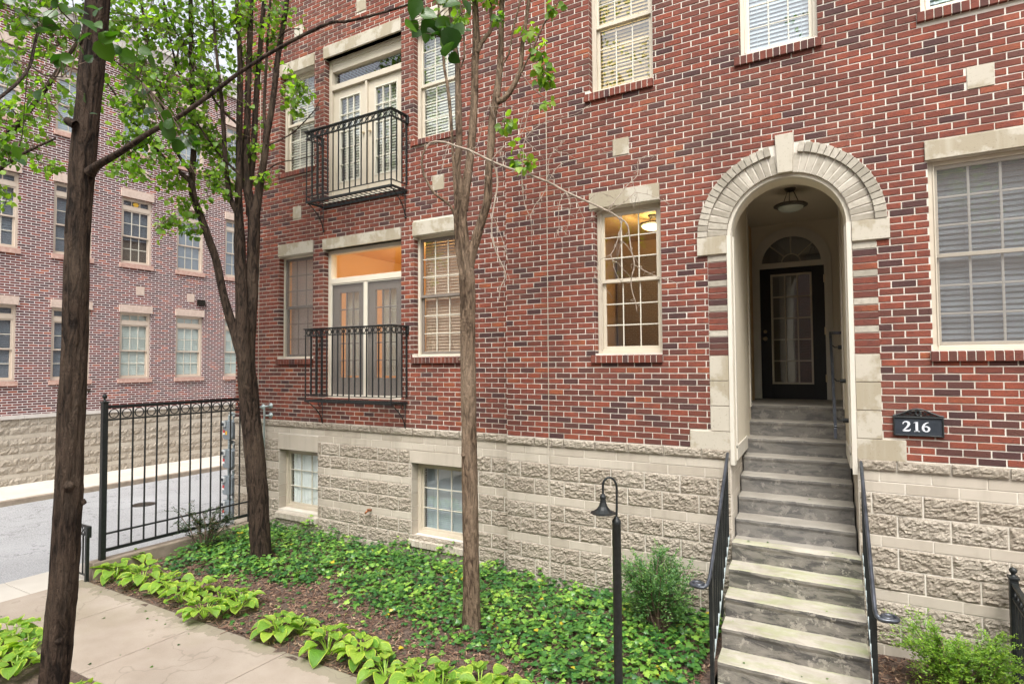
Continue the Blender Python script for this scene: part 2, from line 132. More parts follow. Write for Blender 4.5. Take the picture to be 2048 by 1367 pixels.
def arr_obj(name, V, F, mats, parent=None, loc=None, smooth=False, attrs=None):
    """numpy arrays -> mesh; F is (n, k) of equal-sized faces"""
    me = bpy.data.meshes.new(name); base = np.array(wloc(parent) if parent else (loc or (0, 0, 0)), dtype=float)
    V = np.asarray(V, dtype=float) - base; n, k = F.shape
    me.vertices.add(len(V)); me.vertices.foreach_set('co', V.ravel())
    me.loops.add(n * k); me.loops.foreach_set('vertex_index', F.ravel().astype(np.int32))
    me.polygons.add(n); me.polygons.foreach_set('loop_start', np.arange(0, n * k, k, dtype=np.int32))
    me.materials.append(mats); me.update(calc_edges=True)
    for nm, val in (attrs or {}).items():
        at = me.attributes.new(nm, 'FLOAT', 'POINT'); at.data.foreach_set('value', np.asarray(val, dtype=np.float32))
    if smooth: me.polygons.foreach_set('use_smooth', np.ones(n, dtype=bool))
    o = bpy.data.objects.new(name, me); sc.collection.objects.link(o)
    if parent: o.parent = parent
    else: o.location = base
    return o
def copy_tree(o, parent=None):
    c = o.copy(); sc.collection.objects.link(c)
    if parent is not None: c.parent = parent
    for ch in [x for x in bpy.data.objects if x.parent == o]: copy_tree(ch, c)
    return c

# ------------------------------------------------------------ materials
class NT:
    def __init__(s, name):
        s.m = bpy.data.materials.new(name); s.m.use_nodes = True; s.t = s.m.node_tree; s.t.nodes.clear()
        s.out = s.n('ShaderNodeOutputMaterial')
    def n(s, t, **k):
        x = s.t.nodes.new(t)
        for a, b in k.items(): setattr(x, a, b)
        return x
    def l(s, a, b): s.t.links.new(a, b)
    def val(s, x, inp):
        if isinstance(x, bpy.types.NodeSocket): s.l(x, inp)
        elif x is not None: inp.default_value = x
    def math(s, op, a, b=None, c=None, clamp=False):
        m = s.n('ShaderNodeMath', operation=op, use_clamp=clamp); s.val(a, m.inputs[0]); s.val(b, m.inputs[1]); s.val(c, m.inputs[2]); return m.outputs[0]
    def pos(s, scale=(1, 1, 1), off=(0, 0, 0)):
        g = s.n('ShaderNodeNewGeometry'); mp = s.n('ShaderNodeMapping'); mp.inputs['Scale'].default_value = scale; mp.inputs['Location'].default_value = off
        s.l(g.outputs['Position'], mp.inputs['Vector']); return mp.outputs[0]
    def noise(s, vec, scale, detail=4, rough=.55, dist=0):
        x = s.n('ShaderNodeTexNoise'); s.l(vec, x.inputs['Vector']); x.inputs['Scale'].default_value = scale
        x.inputs['Detail'].default_value = detail; x.inputs['Roughness'].default_value = rough; x.inputs['Distortion'].default_value = dist; return x.outputs['Fac']
    def ramp(s, fac, stops, interp='LINEAR'):
        x = s.n('ShaderNodeValToRGB'); x.color_ramp.interpolation = interp; e = x.color_ramp.elements
        while len(e) < len(stops): e.new(.5)
        for q, (p, c) in zip(e, stops): q.position = p; q.color = (c, c, c, 1) if isinstance(c, (int, float)) else (*c, 1)
        s.val(fac, x.inputs['Fac']); return x.outputs['Color']
    def mix(s, fac, a, b, mode='MIX'):
        x = s.n('ShaderNodeMix', data_type='RGBA', blend_type=mode); s.val(fac, x.inputs[0])
        for v, i in ((a, 6), (b, 7)): s.val((*v, 1) if isinstance(v, tuple) else v, x.inputs[i])
        return x.outputs[2]
    def attr(s, name):
        x = s.n('ShaderNodeAttribute', attribute_name=name); return x.outputs['Fac']
    def bump(s, h, strength=.5, dist=.01, nrm=None):
        x = s.n('ShaderNodeBump'); x.inputs['Strength'].default_value = strength; x.inputs['Distance'].default_value = dist
        s.l(h, x.inputs['Height'])
        if nrm: s.l(nrm, x.inputs['Normal'])
        return x.outputs[0]
    def bsdf(s, color, rough=.8, metal=0, nrm=None, spec=None, finish=True):
        b = s.n('ShaderNodeBsdfPrincipled')
        s.val((*color, 1) if isinstance(color, tuple) else color, b.inputs['Base Color']); s.val(rough, b.inputs['Roughness']); b.inputs['Metallic'].default_value = metal
        if spec is not None: b.inputs['Specular IOR Level'].default_value = spec
        if nrm: s.l(nrm, b.inputs['Normal'])
        if finish: s.l(b.outputs[0], s.out.inputs['Surface'])
        return b
def simple(name, c1, c2, scale=6, rough=.7, metal=0, bump=0, bscale=60, spec=None, stretch=(1, 1, 1)):
    k = NT(name); p = k.pos(stretch); f = k.noise(p, scale, 5)
    col = k.mix(k.ramp(f, [(.3, 0.), (.7, 1.)]), c1, c2)
    nr = k.bump(k.noise(p, bscale, 4), bump, .01) if bump else None
    k.bsdf(col, rough, metal, nr, spec); return k.m
M = {}
def make_materials():
    # clay brick: one colour per brick, wire-cut creases
    k = NT('clay_brick'); t = k.attr('tone'); p = k.pos()
    col = k.ramp(t, [(0, (.050, .030, .030)), (.08, (.072, .040, .038)), (.13, (.115, .050, .038)), (.24, (.15, .050, .034)), (.5, (.215, .060, .037)), (.75, (.255, .068, .040)), (.95, (.30, .078, .043)), (1, (.36, .105, .042))])
    tv = k.n('ShaderNodeCombineXYZ'); k.val(k.math('MULTIPLY', t, 37.0), tv.inputs[0]); k.val(k.math('MULTIPLY', t, 91.0), tv.inputs[2])
    va = k.n('ShaderNodeVectorMath', operation='ADD'); k.l(p, va.inputs[0]); k.l(tv.outputs[0], va.inputs[1])
    big = k.noise(va.outputs[0], 9, 3); col = k.mix(k.ramp(big, [(.35, 0.), (.75, .55)]), col, (.10, .045, .042))
    fine = k.noise(p, 130, 4, .7); col = k.mix(k.ramp(fine, [(.35, .35), (.6, 0.)]), col, (.09, .03, .025))
    dust = k.noise(p, 1.1, 4); col = k.mix(k.ramp(dust, [(.5, 0.), (.85, .14)]), col, (.36, .24, .18)); soot = k.noise(k.pos((1.6, 1.6, .5), (3, 3, 3)), 1, 5); col = k.mix(k.ramp(soot, [(.48, 0.), (.72, .5)]), col, (.085, .04, .034))
    mp = k.n('ShaderNodeMapping'); mp.inputs['Scale'].default_value = (16, 16, 42); mp.inputs['Rotation'].default_value = (0, .25, 0); k.l(va.outputs[0], mp.inputs['Vector'])
    cre = k.noise(mp.outputs[0], 1.0, 2, .4, 1.2); ridge = k.math('ABSOLUTE', k.math('SUBTRACT', cre, .5)); ridge = k.ramp(ridge, [(0., 0.), (.035, 1.)])
    col = k.mix(k.math('MULTIPLY', k.math('SUBTRACT', 1.0, ridge), .35), col, (.07, .028, .024))
    n1 = k.bump(ridge, .55, .006); n2 = k.bump(fine, .5, .004, n1); k.bsdf(col, .85, 0, n2, .25); M['brick'] = k.m
    k = NT('mortar'); p = k.pos(); f = k.noise(p, 40, 4); g = k.noise(p, 1.5, 3)
    col = k.mix(k.ramp(g, [(.35, 0.), (.7, 1.)]), (.72, .67, .59), (.56, .51, .43)); st = k.noise(k.pos((1.6, 1.6, .5), (3, 3, 3)), 1, 5); col = k.mix(k.ramp(st, [(.48, 0.), (.72, .35)]), col, (.30, .25, .2)); k.bsdf(col, .95, 0, k.bump(f, .6, .006)); M['mortar'] = k.m
    k = NT('split_face_block'); p = k.pos(); t = k.attr('tone'); f = k.noise(p, 28, 6, .7); g = k.noise(p, 90, 3)
    col = k.mix(k.ramp(f, [(.3, 0.), (.7, 1.)]), (.24, .20, .155), (.45, .395, .32)); col = k.mix(k.math('MULTIPLY', t, .45), col, (.47, .42, .35)); wet = k.noise(k.pos((1.2, 1.2, 1.2), (5, 1, 2)), 1, 4); col = k.mix(k.ramp(wet, [(.52, 0.), (.7, .4)]), col, (.25, .205, .16)); 
    col = k.mix(k.ramp(g, [(.32, .45), (.5, 0.)]), col, (.15, .12, .09)); k.bsdf(col, .95, 0, k.bump(f, .8, .022, k.bump(g, .6, .008)), .2); M['split'] = k.m
    k = NT('smooth_block'); p = k.pos(); t = k.attr('tone'); f = k.noise(p, 3.5, 5); g = k.noise(p, 150, 3); st = k.noise(k.pos((9, 9, .8)), 1, 5)
    col = k.mix(t, (.39, .34, .275), (.50, .45, .375)); col = k.mix(k.ramp(f, [(.4, 0.), (.75, .5)]), col, (.55, .49, .41)); col = k.mix(k.ramp(st, [(.5, 0.), (.75, .35)]), col, (.27, .23, .18))
    k.bsdf(col, .9, 0, k.bump(g, .35, .004), .25); M['smooth'] = k.m
    k = NT('cast_limestone'); p = k.pos(); f = k.noise(p, 2.5, 6, .6); g = k.noise(p, 120, 3); st = k.noise(k.pos((14, 14, 1.2)), 1, 5); sp = k.noise(p, 45, 2)
    col = k.mix(k.ramp(f, [(.47, 0.), (.53, 1.)]), (.46, .42, .345), (.34, .295, .215)); col = k.mix(k.ramp(st, [(.48, 0.), (.75, .4)]), col, (.50, .46, .38)); col = k.mix(k.ramp(sp, [(.28, .5), (.38, 0.)]), col, (.22, .18, .13))
    k.bsdf(col, .9, 0, k.bump(g, .4, .004), .25); M['stone'] = k.m
    k = NT('grey_arch_brick'); p = k.pos(); t = k.attr('tone'); f = k.noise(p, 22, 5); g = k.noise(p, 120, 3)
    col = k.mix(t, (.29, .26, .21), (.46, .42, .35)); col = k.mix(k.ramp(f, [(.45, 0.), (.7, .55)]), col, (.22, .195, .15))
    k.bsdf(col, .9, 0, k.bump(g, .5, .005), .25); M['archbrick'] = k.m
    # far building brick (procedural courses)
    k = NT('far_brick'); g = k.n('ShaderNodeNewGeometry'); sx = k.n('ShaderNodeSeparateXYZ'); k.l(g.outputs['Position'], sx.inputs[0]); sn = k.n('ShaderNodeSeparateXYZ'); k.l(g.outputs['Normal'], sn.inputs[0])
    side = k.math('GREATER_THAN', k.math('ABSOLUTE', sn.outputs[1]), .5)
    u = k.math('ADD', k.math('MULTIPLY', sx.outputs[1], k.math('SUBTRACT', 1.0, side)), k.math('MULTIPLY', sx.outputs[0], side))
    vr = k.math('DIVIDE', sx.outputs[2], .0665); row = k.math('FLOOR', vr); fv = k.math('SUBTRACT', vr, row)
    ur = k.math('ADD', k.math('DIVIDE', u, .214), k.math('MULTIPLY', k.math('FLOORED_MODULO', row, 2.0), .5)); colm = k.math('FLOOR', ur); fu = k.math('SUBTRACT', ur, colm)
    cv = k.n('ShaderNodeCombineXYZ'); k.l(colm, cv.inputs[0]); k.l(row, cv.inputs[1]); wn = k.n('ShaderNodeTexWhiteNoise', noise_dimensions='2D'); k.l(cv.outputs[0], wn.inputs['Vector'])
    mu = k.math('GREATER_THAN', k.math('ABSOLUTE', k.math('SUBTRACT', fu, .5)), .462); mv = k.math('GREATER_THAN', k.math('ABSOLUTE', k.math('SUBTRACT', fv, .5)), .37); mo = k.math('MAXIMUM', mu, mv)
    bc = k.ramp(wn.outputs['Value'], [(0, (.075, .035, .035)), (.3, (.115, .043, .042)), (.75, (.165, .053, .046)), (.93, (.23, .06, .042)), (1, (.36, .10, .05))])
    bc = k.mix(k.ramp(k.noise(g.outputs['Position'], 30, 3), [(.3, .3), (.6, 0.)]), bc, (.08, .04, .042))
    col = k.mix(mo, bc, (.62, .57, .545)); k.bsdf(col, .9, 0, k.bump(k.math('SUBTRACT', 1.0, mo), .5, .01), .2); M['farbrick'] = k.m
    M['farstone'] = simple('pink_cast_stone', (.50, .38, .31), (.62, .50, .42), 14, .9, 0, .3, 120)
    M['farband'] = simple('pale_band_stone', (.50, .46, .42), (.60, .56, .52), 5, .9)
    M['farsill'] = simple('pink_brick_sill', (.42, .24, .19), (.58, .40, .33), 12, .9, 0, .3, 90)
    M['beige'] = simple('beige_window_paint', (.50, .44, .345), (.55, .49, .39), 3, .45)
    M['cream'] = simple('cream_window_paint', (.62, .56, .45), (.68, .62, .51), 3, .45)
    M['farframe'] = simple('far_window_paint', (.53, .44, .35), (.58, .49, .40), 3, .5)
    M['darksash'] = simple('dark_bronze_sash', (.17, .145, .12), (.20, .17, .145), 5, .5); M['greymuntin'] = simple('grey_screened_muntin', (.34, .325, .29), (.38, .365, .33), 3, .5)
    M['muntin'] = simple('ivory_muntin', (.56, .53, .44), (.60, .57, .48), 3, .4)
    M['iron'] = simple('black_painted_iron', (.008, .010, .010), (.02, .023, .023), 30, .42, .0, .25, 150, .4)
    M['rail'] = simple('worn_iron_handrail', (.03, .035, .045), (.10, .11, .13), 8, .28, .4, .15, 120, .8, (1, 1, 1))
    M['galv'] = simple('galvanised_pipe', (.30, .36, .36), (.42, .47, .46), 20, .45, .5, .1, 90)
    M['meter'] = simple('grey_meter_paint', (.16, .19, .21), (.22, .25, .27), 8, .5)
    M['meterlight'] = simple('light_meter_housing', (.5, .52, .52), (.6, .62, .62), 8, .5)
    M['red'] = simple('red_sticker', (.5, .03, .03), (.55, .05, .05), 8, .5); M['yellow'] = simple('yellow_sticker', (.75, .42, .04), (.8, .5, .05), 8, .5)
    M['white'] = simple('white_paint', (.7, .7, .7), (.76, .76, .76), 8, .5)
    M['silver'] = simple('silver_numeral_paint', (.60, .62, .66), (.68, .70, .74), 8, .45)
    M['plate'] = simple('slate_black_plate', (.022, .028, .036), (.035, .042, .052), 14, .35, 0, .15, 60)
    M['stucco'] = simple('beige_porch_stucco', (.64, .575, .45), (.68, .61, .48), 2, .9, 0, .35, 160)
    M['trimwhite'] = simple('cream_porch_trim', (.55, .51, .43), (.61, .57, .49), 3, .6, 0, .15, 40)
    M['doorblack'] = simple('black_door_paint', (.004, .004, .0045), (.007, .007, .0075), 8, .5)
    M['brass'] = simple('brass', (.5, .42, .28), (.6, .5, .35), 9, .3, .9)
    M['copper'] = simple('copper_faucet', (.45, .16, .07), (.5, .22, .12), 30, .4, .7)
    M['bronze'] = simple('dark_bronze_metal', (.03, .025, .02), (.06, .05, .04), 12, .4, .6)
    M['nickel'] = simple('brushed_rim', (.10, .09, .075), (.16, .145, .12), 12, .35, .7)
    M['wood'] = simple('warm_room_wall', (.55, .38, .20), (.62, .44, .24), 2, .8)
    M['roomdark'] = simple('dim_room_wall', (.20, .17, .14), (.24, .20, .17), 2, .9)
    M['orange'] = simple('orange_room_wall', (.80, .54, .27), (.84, .58, .30), 2, .9)
    for nm, a, b in (('blind', (.62, .60, .52), (.68, .66, .58)), ('blindwarm', (.58, .41, .18), (.68, .49, .24)), ('blindgrey', (.19, .215, .26), (.25, .28, .33)), ('blindtan', (.38, .28, .20), (.46, .35, .26)), ('blindmauve', (.50, .42, .39), (.60, .52, .48)), ('blindwhite', (.74, .80, .77), (.80, .86, .83)), ('blindblue', (.42, .47, .52), (.48, .53, .58))):
        M[nm] = simple(nm + '_slats', a, b, 3, .6)
    k = NT('lace_curtain'); f = k.noise(k.pos((14, 14, .6)), 1, 4); k.bsdf(k.mix(f, (.78, .80, .80), (.93, .95, .95)), .9, 0, k.bump(f, .8, .05)); M['curtain'] = k.m
    # glass: clear pane that mirrors what stands outside
    for nm, base, rough in (('glass', .13, 0.0), ('glassdark', .12, .0), ('glassfar', .12, .02)):
        k = NT(nm); ge = k.n('ShaderNodeNewGeometry'); dt = k.n('ShaderNodeVectorMath', operation='DOT_PRODUCT'); k.l(ge.outputs['Incoming'], dt.inputs[0]); k.l(ge.outputs['True Normal'], dt.inputs[1]); fr = k.math('POWER', k.math('SUBTRACT', 1.0, k.math('ABSOLUTE', dt.outputs['Value']), clamp=True), 4.0)
        wv = k.bump(k.noise(k.pos(), 1.3, 1), .006, .5)
        gl = k.n('ShaderNodeBsdfGlossy'); gl.inputs['Roughness'].default_value = rough; gl.inputs['Color'].default_value = (.95, .97, 1, 1); k.l(wv, gl.inputs['Normal'])
        tr = k.n('ShaderNodeBsdfTransparent'); tr.inputs['Color'].default_value = (.90, .93, .91, 1); mx = k.n('ShaderNodeMixShader')
        k.val(k.math('ADD', k.math('MULTIPLY', fr, .9), base, clamp=True), mx.inputs[0]); k.l(tr.outputs[0], mx.inputs[1]); k.l(gl.outputs[0], mx.inputs[2]); k.l(mx.outputs[0], k.out.inputs['Surface']); M[nm] = k.m
    k = NT('insect_screen'); tr = k.n('ShaderNodeBsdfTransparent'); df = k.n('ShaderNodeBsdfDiffuse'); df.inputs['Color'].default_value = (.24, .22, .205, 1); mx = k.n('ShaderNodeMixShader'); mx.inputs[0].default_value = .34
    k.l(tr.outputs[0], mx.inputs[1]); k.l(df.outputs[0], mx.inputs[2]); k.l(mx.outputs[0], k.out.inputs['Surface']); M['screen'] = k.m
    for nm, c, st in (('lit_bowl', (1, .72, .30), 6.0), ('lit_room_lamp', (1, .55, .2), 6.0)):
        k = NT(nm); e = k.n('ShaderNodeEmission'); e.inputs['Color'].default_value = (*c, 1); e.inputs['Strength'].default_value = st; k.l(e.outputs[0], k.out.inputs['Surface']); M[nm] = k.m
    M['frosted'] = simple('frosted_glass_bowl', (.42, .46, .40), (.48, .52, .46), 6, .35)
    # concrete steps: treads with moss, risers with dark blotches, worn patches
    k = NT('old_step_concrete'); p = k.pos(); g = k.n('ShaderNodeNewGeometry'); sn = k.n('ShaderNodeSeparateXYZ'); k.l(g.outputs['True Normal'], sn.inputs[0]); sp = k.n('ShaderNodeSeparateXYZ'); k.l(g.outputs['Position'], sp.inputs[0])
    up = k.ramp(sn.outputs[2], [(.45, 0.), (.7, 1.)]); f = k.noise(p, 3.2, 7, .65, .4); f2 = k.noise(p, 7, 6, .7); fi = k.noise(p, 90, 4); st = k.noise(k.pos((3.5, 3.5, 11)), 1, 6, .7, .6)
    tread = k.mix(k.ramp(f, [(.35, 0.), (.65, 1.)]), (.33, .295, .24), (.48, .44, .37))
    riser = k.mix(k.ramp(st, [(.42, 0.), (.50, .6), (.62, 1.)]), (.085, .08, .075), (.24, .22, .19)); riser = k.mix(k.ramp(f2, [(.56, 0.), (.60, .7)]), riser, (.37, .34, .29))
    col = k.mix(up, riser, tread)
    outside = k.math('MULTIPLY', k.math('LESS_THAN', sp.outputs[1], 6.75), k.math('LESS_THAN', sp.outputs[2], -1.75))
    moss = k.math('MULTIPLY', k.math('MULTIPLY', k.ramp(k.noise(k.pos((1.2, 3, 1), (3, 1, 0)), 2.0, 6, .7), [(.44, 0.), (.66, .6)]), outside), k.math('ADD', k.math('MULTIPLY', up, .85), .08))
    col = k.mix(moss, col, (.26, .32, .10)); rust = k.ramp(k.noise(k.pos((1, 1, 1), (7, 3, 5)), 2.1, 3), [(.715, 0.), (.74, .7)]); col = k.mix(k.math('MULTIPLY', rust, up), col, (.42, .17, .06))
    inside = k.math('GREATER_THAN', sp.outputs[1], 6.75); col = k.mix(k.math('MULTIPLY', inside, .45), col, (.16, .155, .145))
    k.bsdf(col, .88, 0, k.bump(f2, .35, .02, k.bump(fi, .4, .004)), .25); M['steps'] = k.m
    k = NT('path_concrete'); p = k.pos(); f = k.noise(p, 1.2, 6, .6); fi = k.noise(p, 160, 4, .7); gr = k.noise(p, .9, 4)
    col = k.mix(k.ramp(f, [(.35, 0.), (.65, 1.)]), (.31, .255, .205), (.40, .34, .28)); col = k.mix(k.ramp(fi, [(.35, .3), (.5, 0.)]), col, (.25, .22, .18)); col = k.mix(k.ramp(gr, [(.55, 0.), (.75, .3)]), col, (.27, .25, .15)); sy_ = k.n('ShaderNodeSeparateXYZ'); k.l(p, sy_.inputs[0]); edge = k.math('MULTIPLY', k.ramp(sy_.outputs[1], [(0, 0.), (1, 0.)]) if False else k.math('GREATER_THAN', k.math('ADD', sy_.outputs[1], k.math('MULTIPLY', k.noise(p, 6, 5), .5)), 4.22), .45); col = k.mix(edge, col, (.16, .15, .09)); sp_ = k.noise(p, 240, 2, .5); col = k.mix(k.ramp(sp_, [(.66, 0.), (.70, .6)]), col, (.08, .06, .05)); cr_ = k.math('ABSOLUTE', k.math('SUBTRACT', k.noise(p, .45, 5, .55), .47)); col = k.mix(k.ramp(cr_, [(0, .35), (.0010, 0.)]), col, (.15, .125, .1)); k.bsdf(col, .9, 0, k.bump(fi, .3, .003), .2); M['path'] = k.m
    M['ribbon'] = simple('pale_sidewalk_concrete', (.47, .43, .37), (.56, .52, .455), 1.5, .9, 0, .3, 150)
    M['kerb'] = simple('weathered_kerb_concrete', (.22, .175, .13), (.34, .28, .215), 5, .92, 0, .4, 80)
    k = NT('asphalt'); p = k.pos(); vo = k.noise(p, 55, 3, .8); f = k.noise(p, .5, 5); wl = k.noise(k.pos((2.2, .3, 1)), 1, 3)
    col = k.mix(k.ramp(vo, [(.36, 0.), (.62, 1.)]), (.17, .17, .17), (.40, .40, .40)); col = k.mix(k.ramp(f, [(.4, .0), (.7, .5)]), col, (.40, .40, .41)); col = k.mix(k.ramp(wl, [(.5, 0.), (.75, .35)]), col, (.30, .30, .30)); cr_ = k.math('ABSOLUTE', k.math('SUBTRACT', k.noise(p, .35, 6, .6), .5)); col = k.mix(k.ramp(cr_, [(0, .7), (.0028, 0.)]), col, (.09, .09, .09)); k.bsdf(col, .9, 0, k.bump(vo, .6, .01), .3); M['asphalt'] = k.m
    k = NT('garden_soil'); p = k.pos(); f = k.noise(p, 26, 7, .75); g = k.noise(p, 4, 4); k.bsdf(k.mix(k.ramp(f, [(.3, 0.), (.7, 1.)]), (.05, .034, .026), (.20, .14, .105)), .95, 0, k.bump(f, 1, .03, k.bump(g, .6, .04))); M['soil'] = k.m
    M['ground'] = simple('packed_ground', (.20, .17, .13), (.28, .24, .19), 2, .95)
    k = NT('mulch'); t = k.attr('tone'); k.bsdf(k.ramp(t, [(0, (.05, .025, .018)), (.5, (.16, .085, .055)), (.85, (.27, .17, .11)), (1, (.42, .30, .2))]), .9); M['mulch'] = k.m
    # bark
    for nm, a, b, c, sc_ in (('bark_dark', (.014, .0095, .007), (.066, .044, .031), (.125, .09, .064), 1.0), ('bark_brown', (.065, .043, .028), (.24, .168, .112), (.36, .27, .19), 1.3)):
        k = NT(nm); f = k.noise(k.pos((26 * sc_, 26 * sc_, 5.5 * sc_)), 1, 5, .65, .8); g = k.noise(k.pos((1, 1, 1)), 70, 4, .7); l_ = k.noise(k.pos((3, 3, 1.4)), 1, 4)
        col = k.mix(k.ramp(f, [(.40, 0.), (.56, 1.)]), a, b); col = k.mix(k.ramp(l_, [(.48, 0.), (.75, .7)]), col, c); col = k.mix(k.ramp(g, [(.35, .4), (.5, 0.)]), col, a)
        k.bsdf(col, .9, 0, k.bump(f, 1, .045, k.bump(g, .6, .01)), .2); M[nm] = k.m
    M['twig'] = simple('twig_bark', (.09, .055, .04), (.20, .14, .10), 30, .85, 0, .3, 200)
    M['paletwig'] = simple('pale_dead_branch', (.24, .19, .145), (.42, .35, .28), 18, .85, 0, .3, 160)
    # foliage
    def leafmat(name, stops, trans=.35, rough=.45, edge=None, spec=.5, mult=1.25):
        k = NT(name); t = k.attr('tone'); col = k.ramp(t, stops)
        if edge: 
            e = k.attr('edge'); col = k.mix(k.ramp(e, [(.80, 0.), (.97, .8)]), col, edge)
            v = k.attr('vein'); nr = k.bump(k.math('SINE', k.math('MULTIPLY', v, 44.0)), .55, .004)
        else: nr = k.bump(k.noise(k.pos(), 60, 2), .25, .005)
        b = k.bsdf(col, rough, 0, nr, spec, False); tr = k.n('ShaderNodeBsdfTranslucent'); mm = k.n('ShaderNodeMix', data_type='RGBA', blend_type='MULTIPLY'); mm.inputs[0].default_value = 1
        k.l(col, mm.inputs[6]); mm.inputs[7].default_value = (1.5 * mult, 1.7 * mult, .5 * mult, 1); k.l(mm.outputs[2], tr.inputs['Color']); mx = k.n('ShaderNodeMixShader'); mx.inputs[0].default_value = trans
        k.l(b.outputs[0], mx.inputs[1]); k.l(tr.outputs[0], mx.inputs[2]); k.l(mx.outputs[0], k.out.inputs['Surface']); return k.m
    M['leaf'] = leafmat('tree_leaf', [(0, (.06, .13, .015)), (.5, (.13, .24, .025)), (1, (.25, .37, .04))], .5)
    M['leafbig'] = leafmat('near_tree_leaf', [(0, (.02, .06, .01)), (.5, (.05, .12, .012)), (1, (.14, .26, .025))], .4, .3)
    M['ivy'] = leafmat('ivy_leaf', [(0, (.022, .08, .03)), (.4, (.045, .145, .03)), (.78, (.13, .28, .042)), (.975, (.30, .47, .07)), (1, (.5, .40, .03))], .15, .32, None, .6)
    M['hosta'] = leafmat('hosta_leaf', [(0, (.12, .27, .035)), (.6, (.23, .40, .05)), (1, (.36, .50, .07))], .28, .4, (.56, .62, .09))
    M['yew'] = leafmat('yew_needle', [(0, (.03, .085, .03)), (.6, (.09, .21, .06)), (1, (.24, .38, .10))], .25, .45)
    M['boxyellow'] = leafmat('yellow_green_needle', [(0, (.06, .14, .02)), (.6, (.16, .30, .03)), (1, (.34, .46, .06))], .25, .45)
    M['darkshrub'] = leafmat('dark_glossy_leaf', [(0, (.015, .03, .012)), (.7, (.035, .07, .022)), (1, (.16, .06, .035))], .15, .3)
make_materials()
# ------------------------------------------------------------ main brick townhouse
D1, D2 = 6.83, 6.72                 # wall planes: left wing set back, main wall
H, BL, Z0 = 0.0677, 0.2032, -0.93   # brick course, brick length, first course
F1 = lambda u, w, v: (u, D1 - w, v)
F2 = lambda u, w, v: (u, D2 - w, v)
SK = lambda y: -0.06 * (y - 6.72)   # the porch and steps run slightly askew
AX, AR, AZ = -0.68, 0.585, 1.365    # arch centre, inner radius, spring height
house = thing('brick_townhouse', (-4, 7, -2.8), 'red brick townhouse with arched stone entry, iron balconies and rough block base', 'house')

def bricks(F, u0, u1, v0, v1, openings, phase, circ=None, seed=1, depth=.1, extra=()):
    rn = random.Random(seed); b = MB(F)
    n0 = 0; n1 = int(round((v1 - v0) / H))
    for r in range(n0, n1):
        z0 = v0 + r * H; z1 = z0 + H; zc = (z0 + z1) / 2
        cuts = [(a, c) for a, c, d, e in openings if d - .01 < zc < e + .01] + [(a, c) for a, c, d, e in extra if d < zc < e]
        if circ:
            cx, cz, cr = circ
            if zc > cz - .2 and abs(zc - cz) < cr: hw = math.sqrt(cr * cr - (zc - cz) ** 2) if zc > cz else cr; cuts.append((cx - hw, cx + hw))
        segs = [(u0, u1)]
        for a, c in cuts:
            ns = []
            for s, e in segs:
                if c <= s or a >= e: ns.append((s, e)); continue
                if a > s: ns.append((s, a))
                if c < e: ns.append((c, e))
            segs = ns
        off = phase + (BL / 2 if r % 2 else 0)
        for s, e in segs:
            k = math.floor((s - off) / BL)
            while True:
                a = off + k * BL; c = a + BL; k += 1
                if a >= e: break
                a = max(a, s); c = min(c, e)
                if c - a < .014: continue
                j = .0058; g = .0058
                x0 = a + (g if a > s else .001) + rn.uniform(-.0015, .0015) * (a > s); x1 = c - (g if c < e else .001) + rn.uniform(-.0015, .0015) * (c < e)
                y0 = z0 + j + rn.uniform(-.001, .001); y1 = z1 - j + rn.uniform(-.001, .001); w = rn.uniform(-.0012, .0015); ch = .0028
                t = rn.random(); b.a = t
                tw = rn.uniform(-.0012, .0012)
                b.add([(x0, -depth, y0), (x1, -depth, y0), (x1, -depth, y1), (x0, -depth, y1),
                       (x0, w - ch, y0), (x1, w - ch + tw, y0), (x1, w - ch + tw, y1), (x0, w - ch, y1),
                       (x0 + ch, w, y0 + ch), (x1 - ch, w + tw, y0 + ch), (x1 - ch, w + tw, y1 - ch), (x0 + ch, w, y1 - ch)],
                      [(0, 4, 5, 1), (1, 5, 6, 2), (2, 6, 7, 3), (3, 7, 4, 0), (4, 8, 9, 5), (5, 9, 10, 6), (6, 10, 11, 7), (7, 11, 8, 4), (8, 11, 10, 9)])
    return b
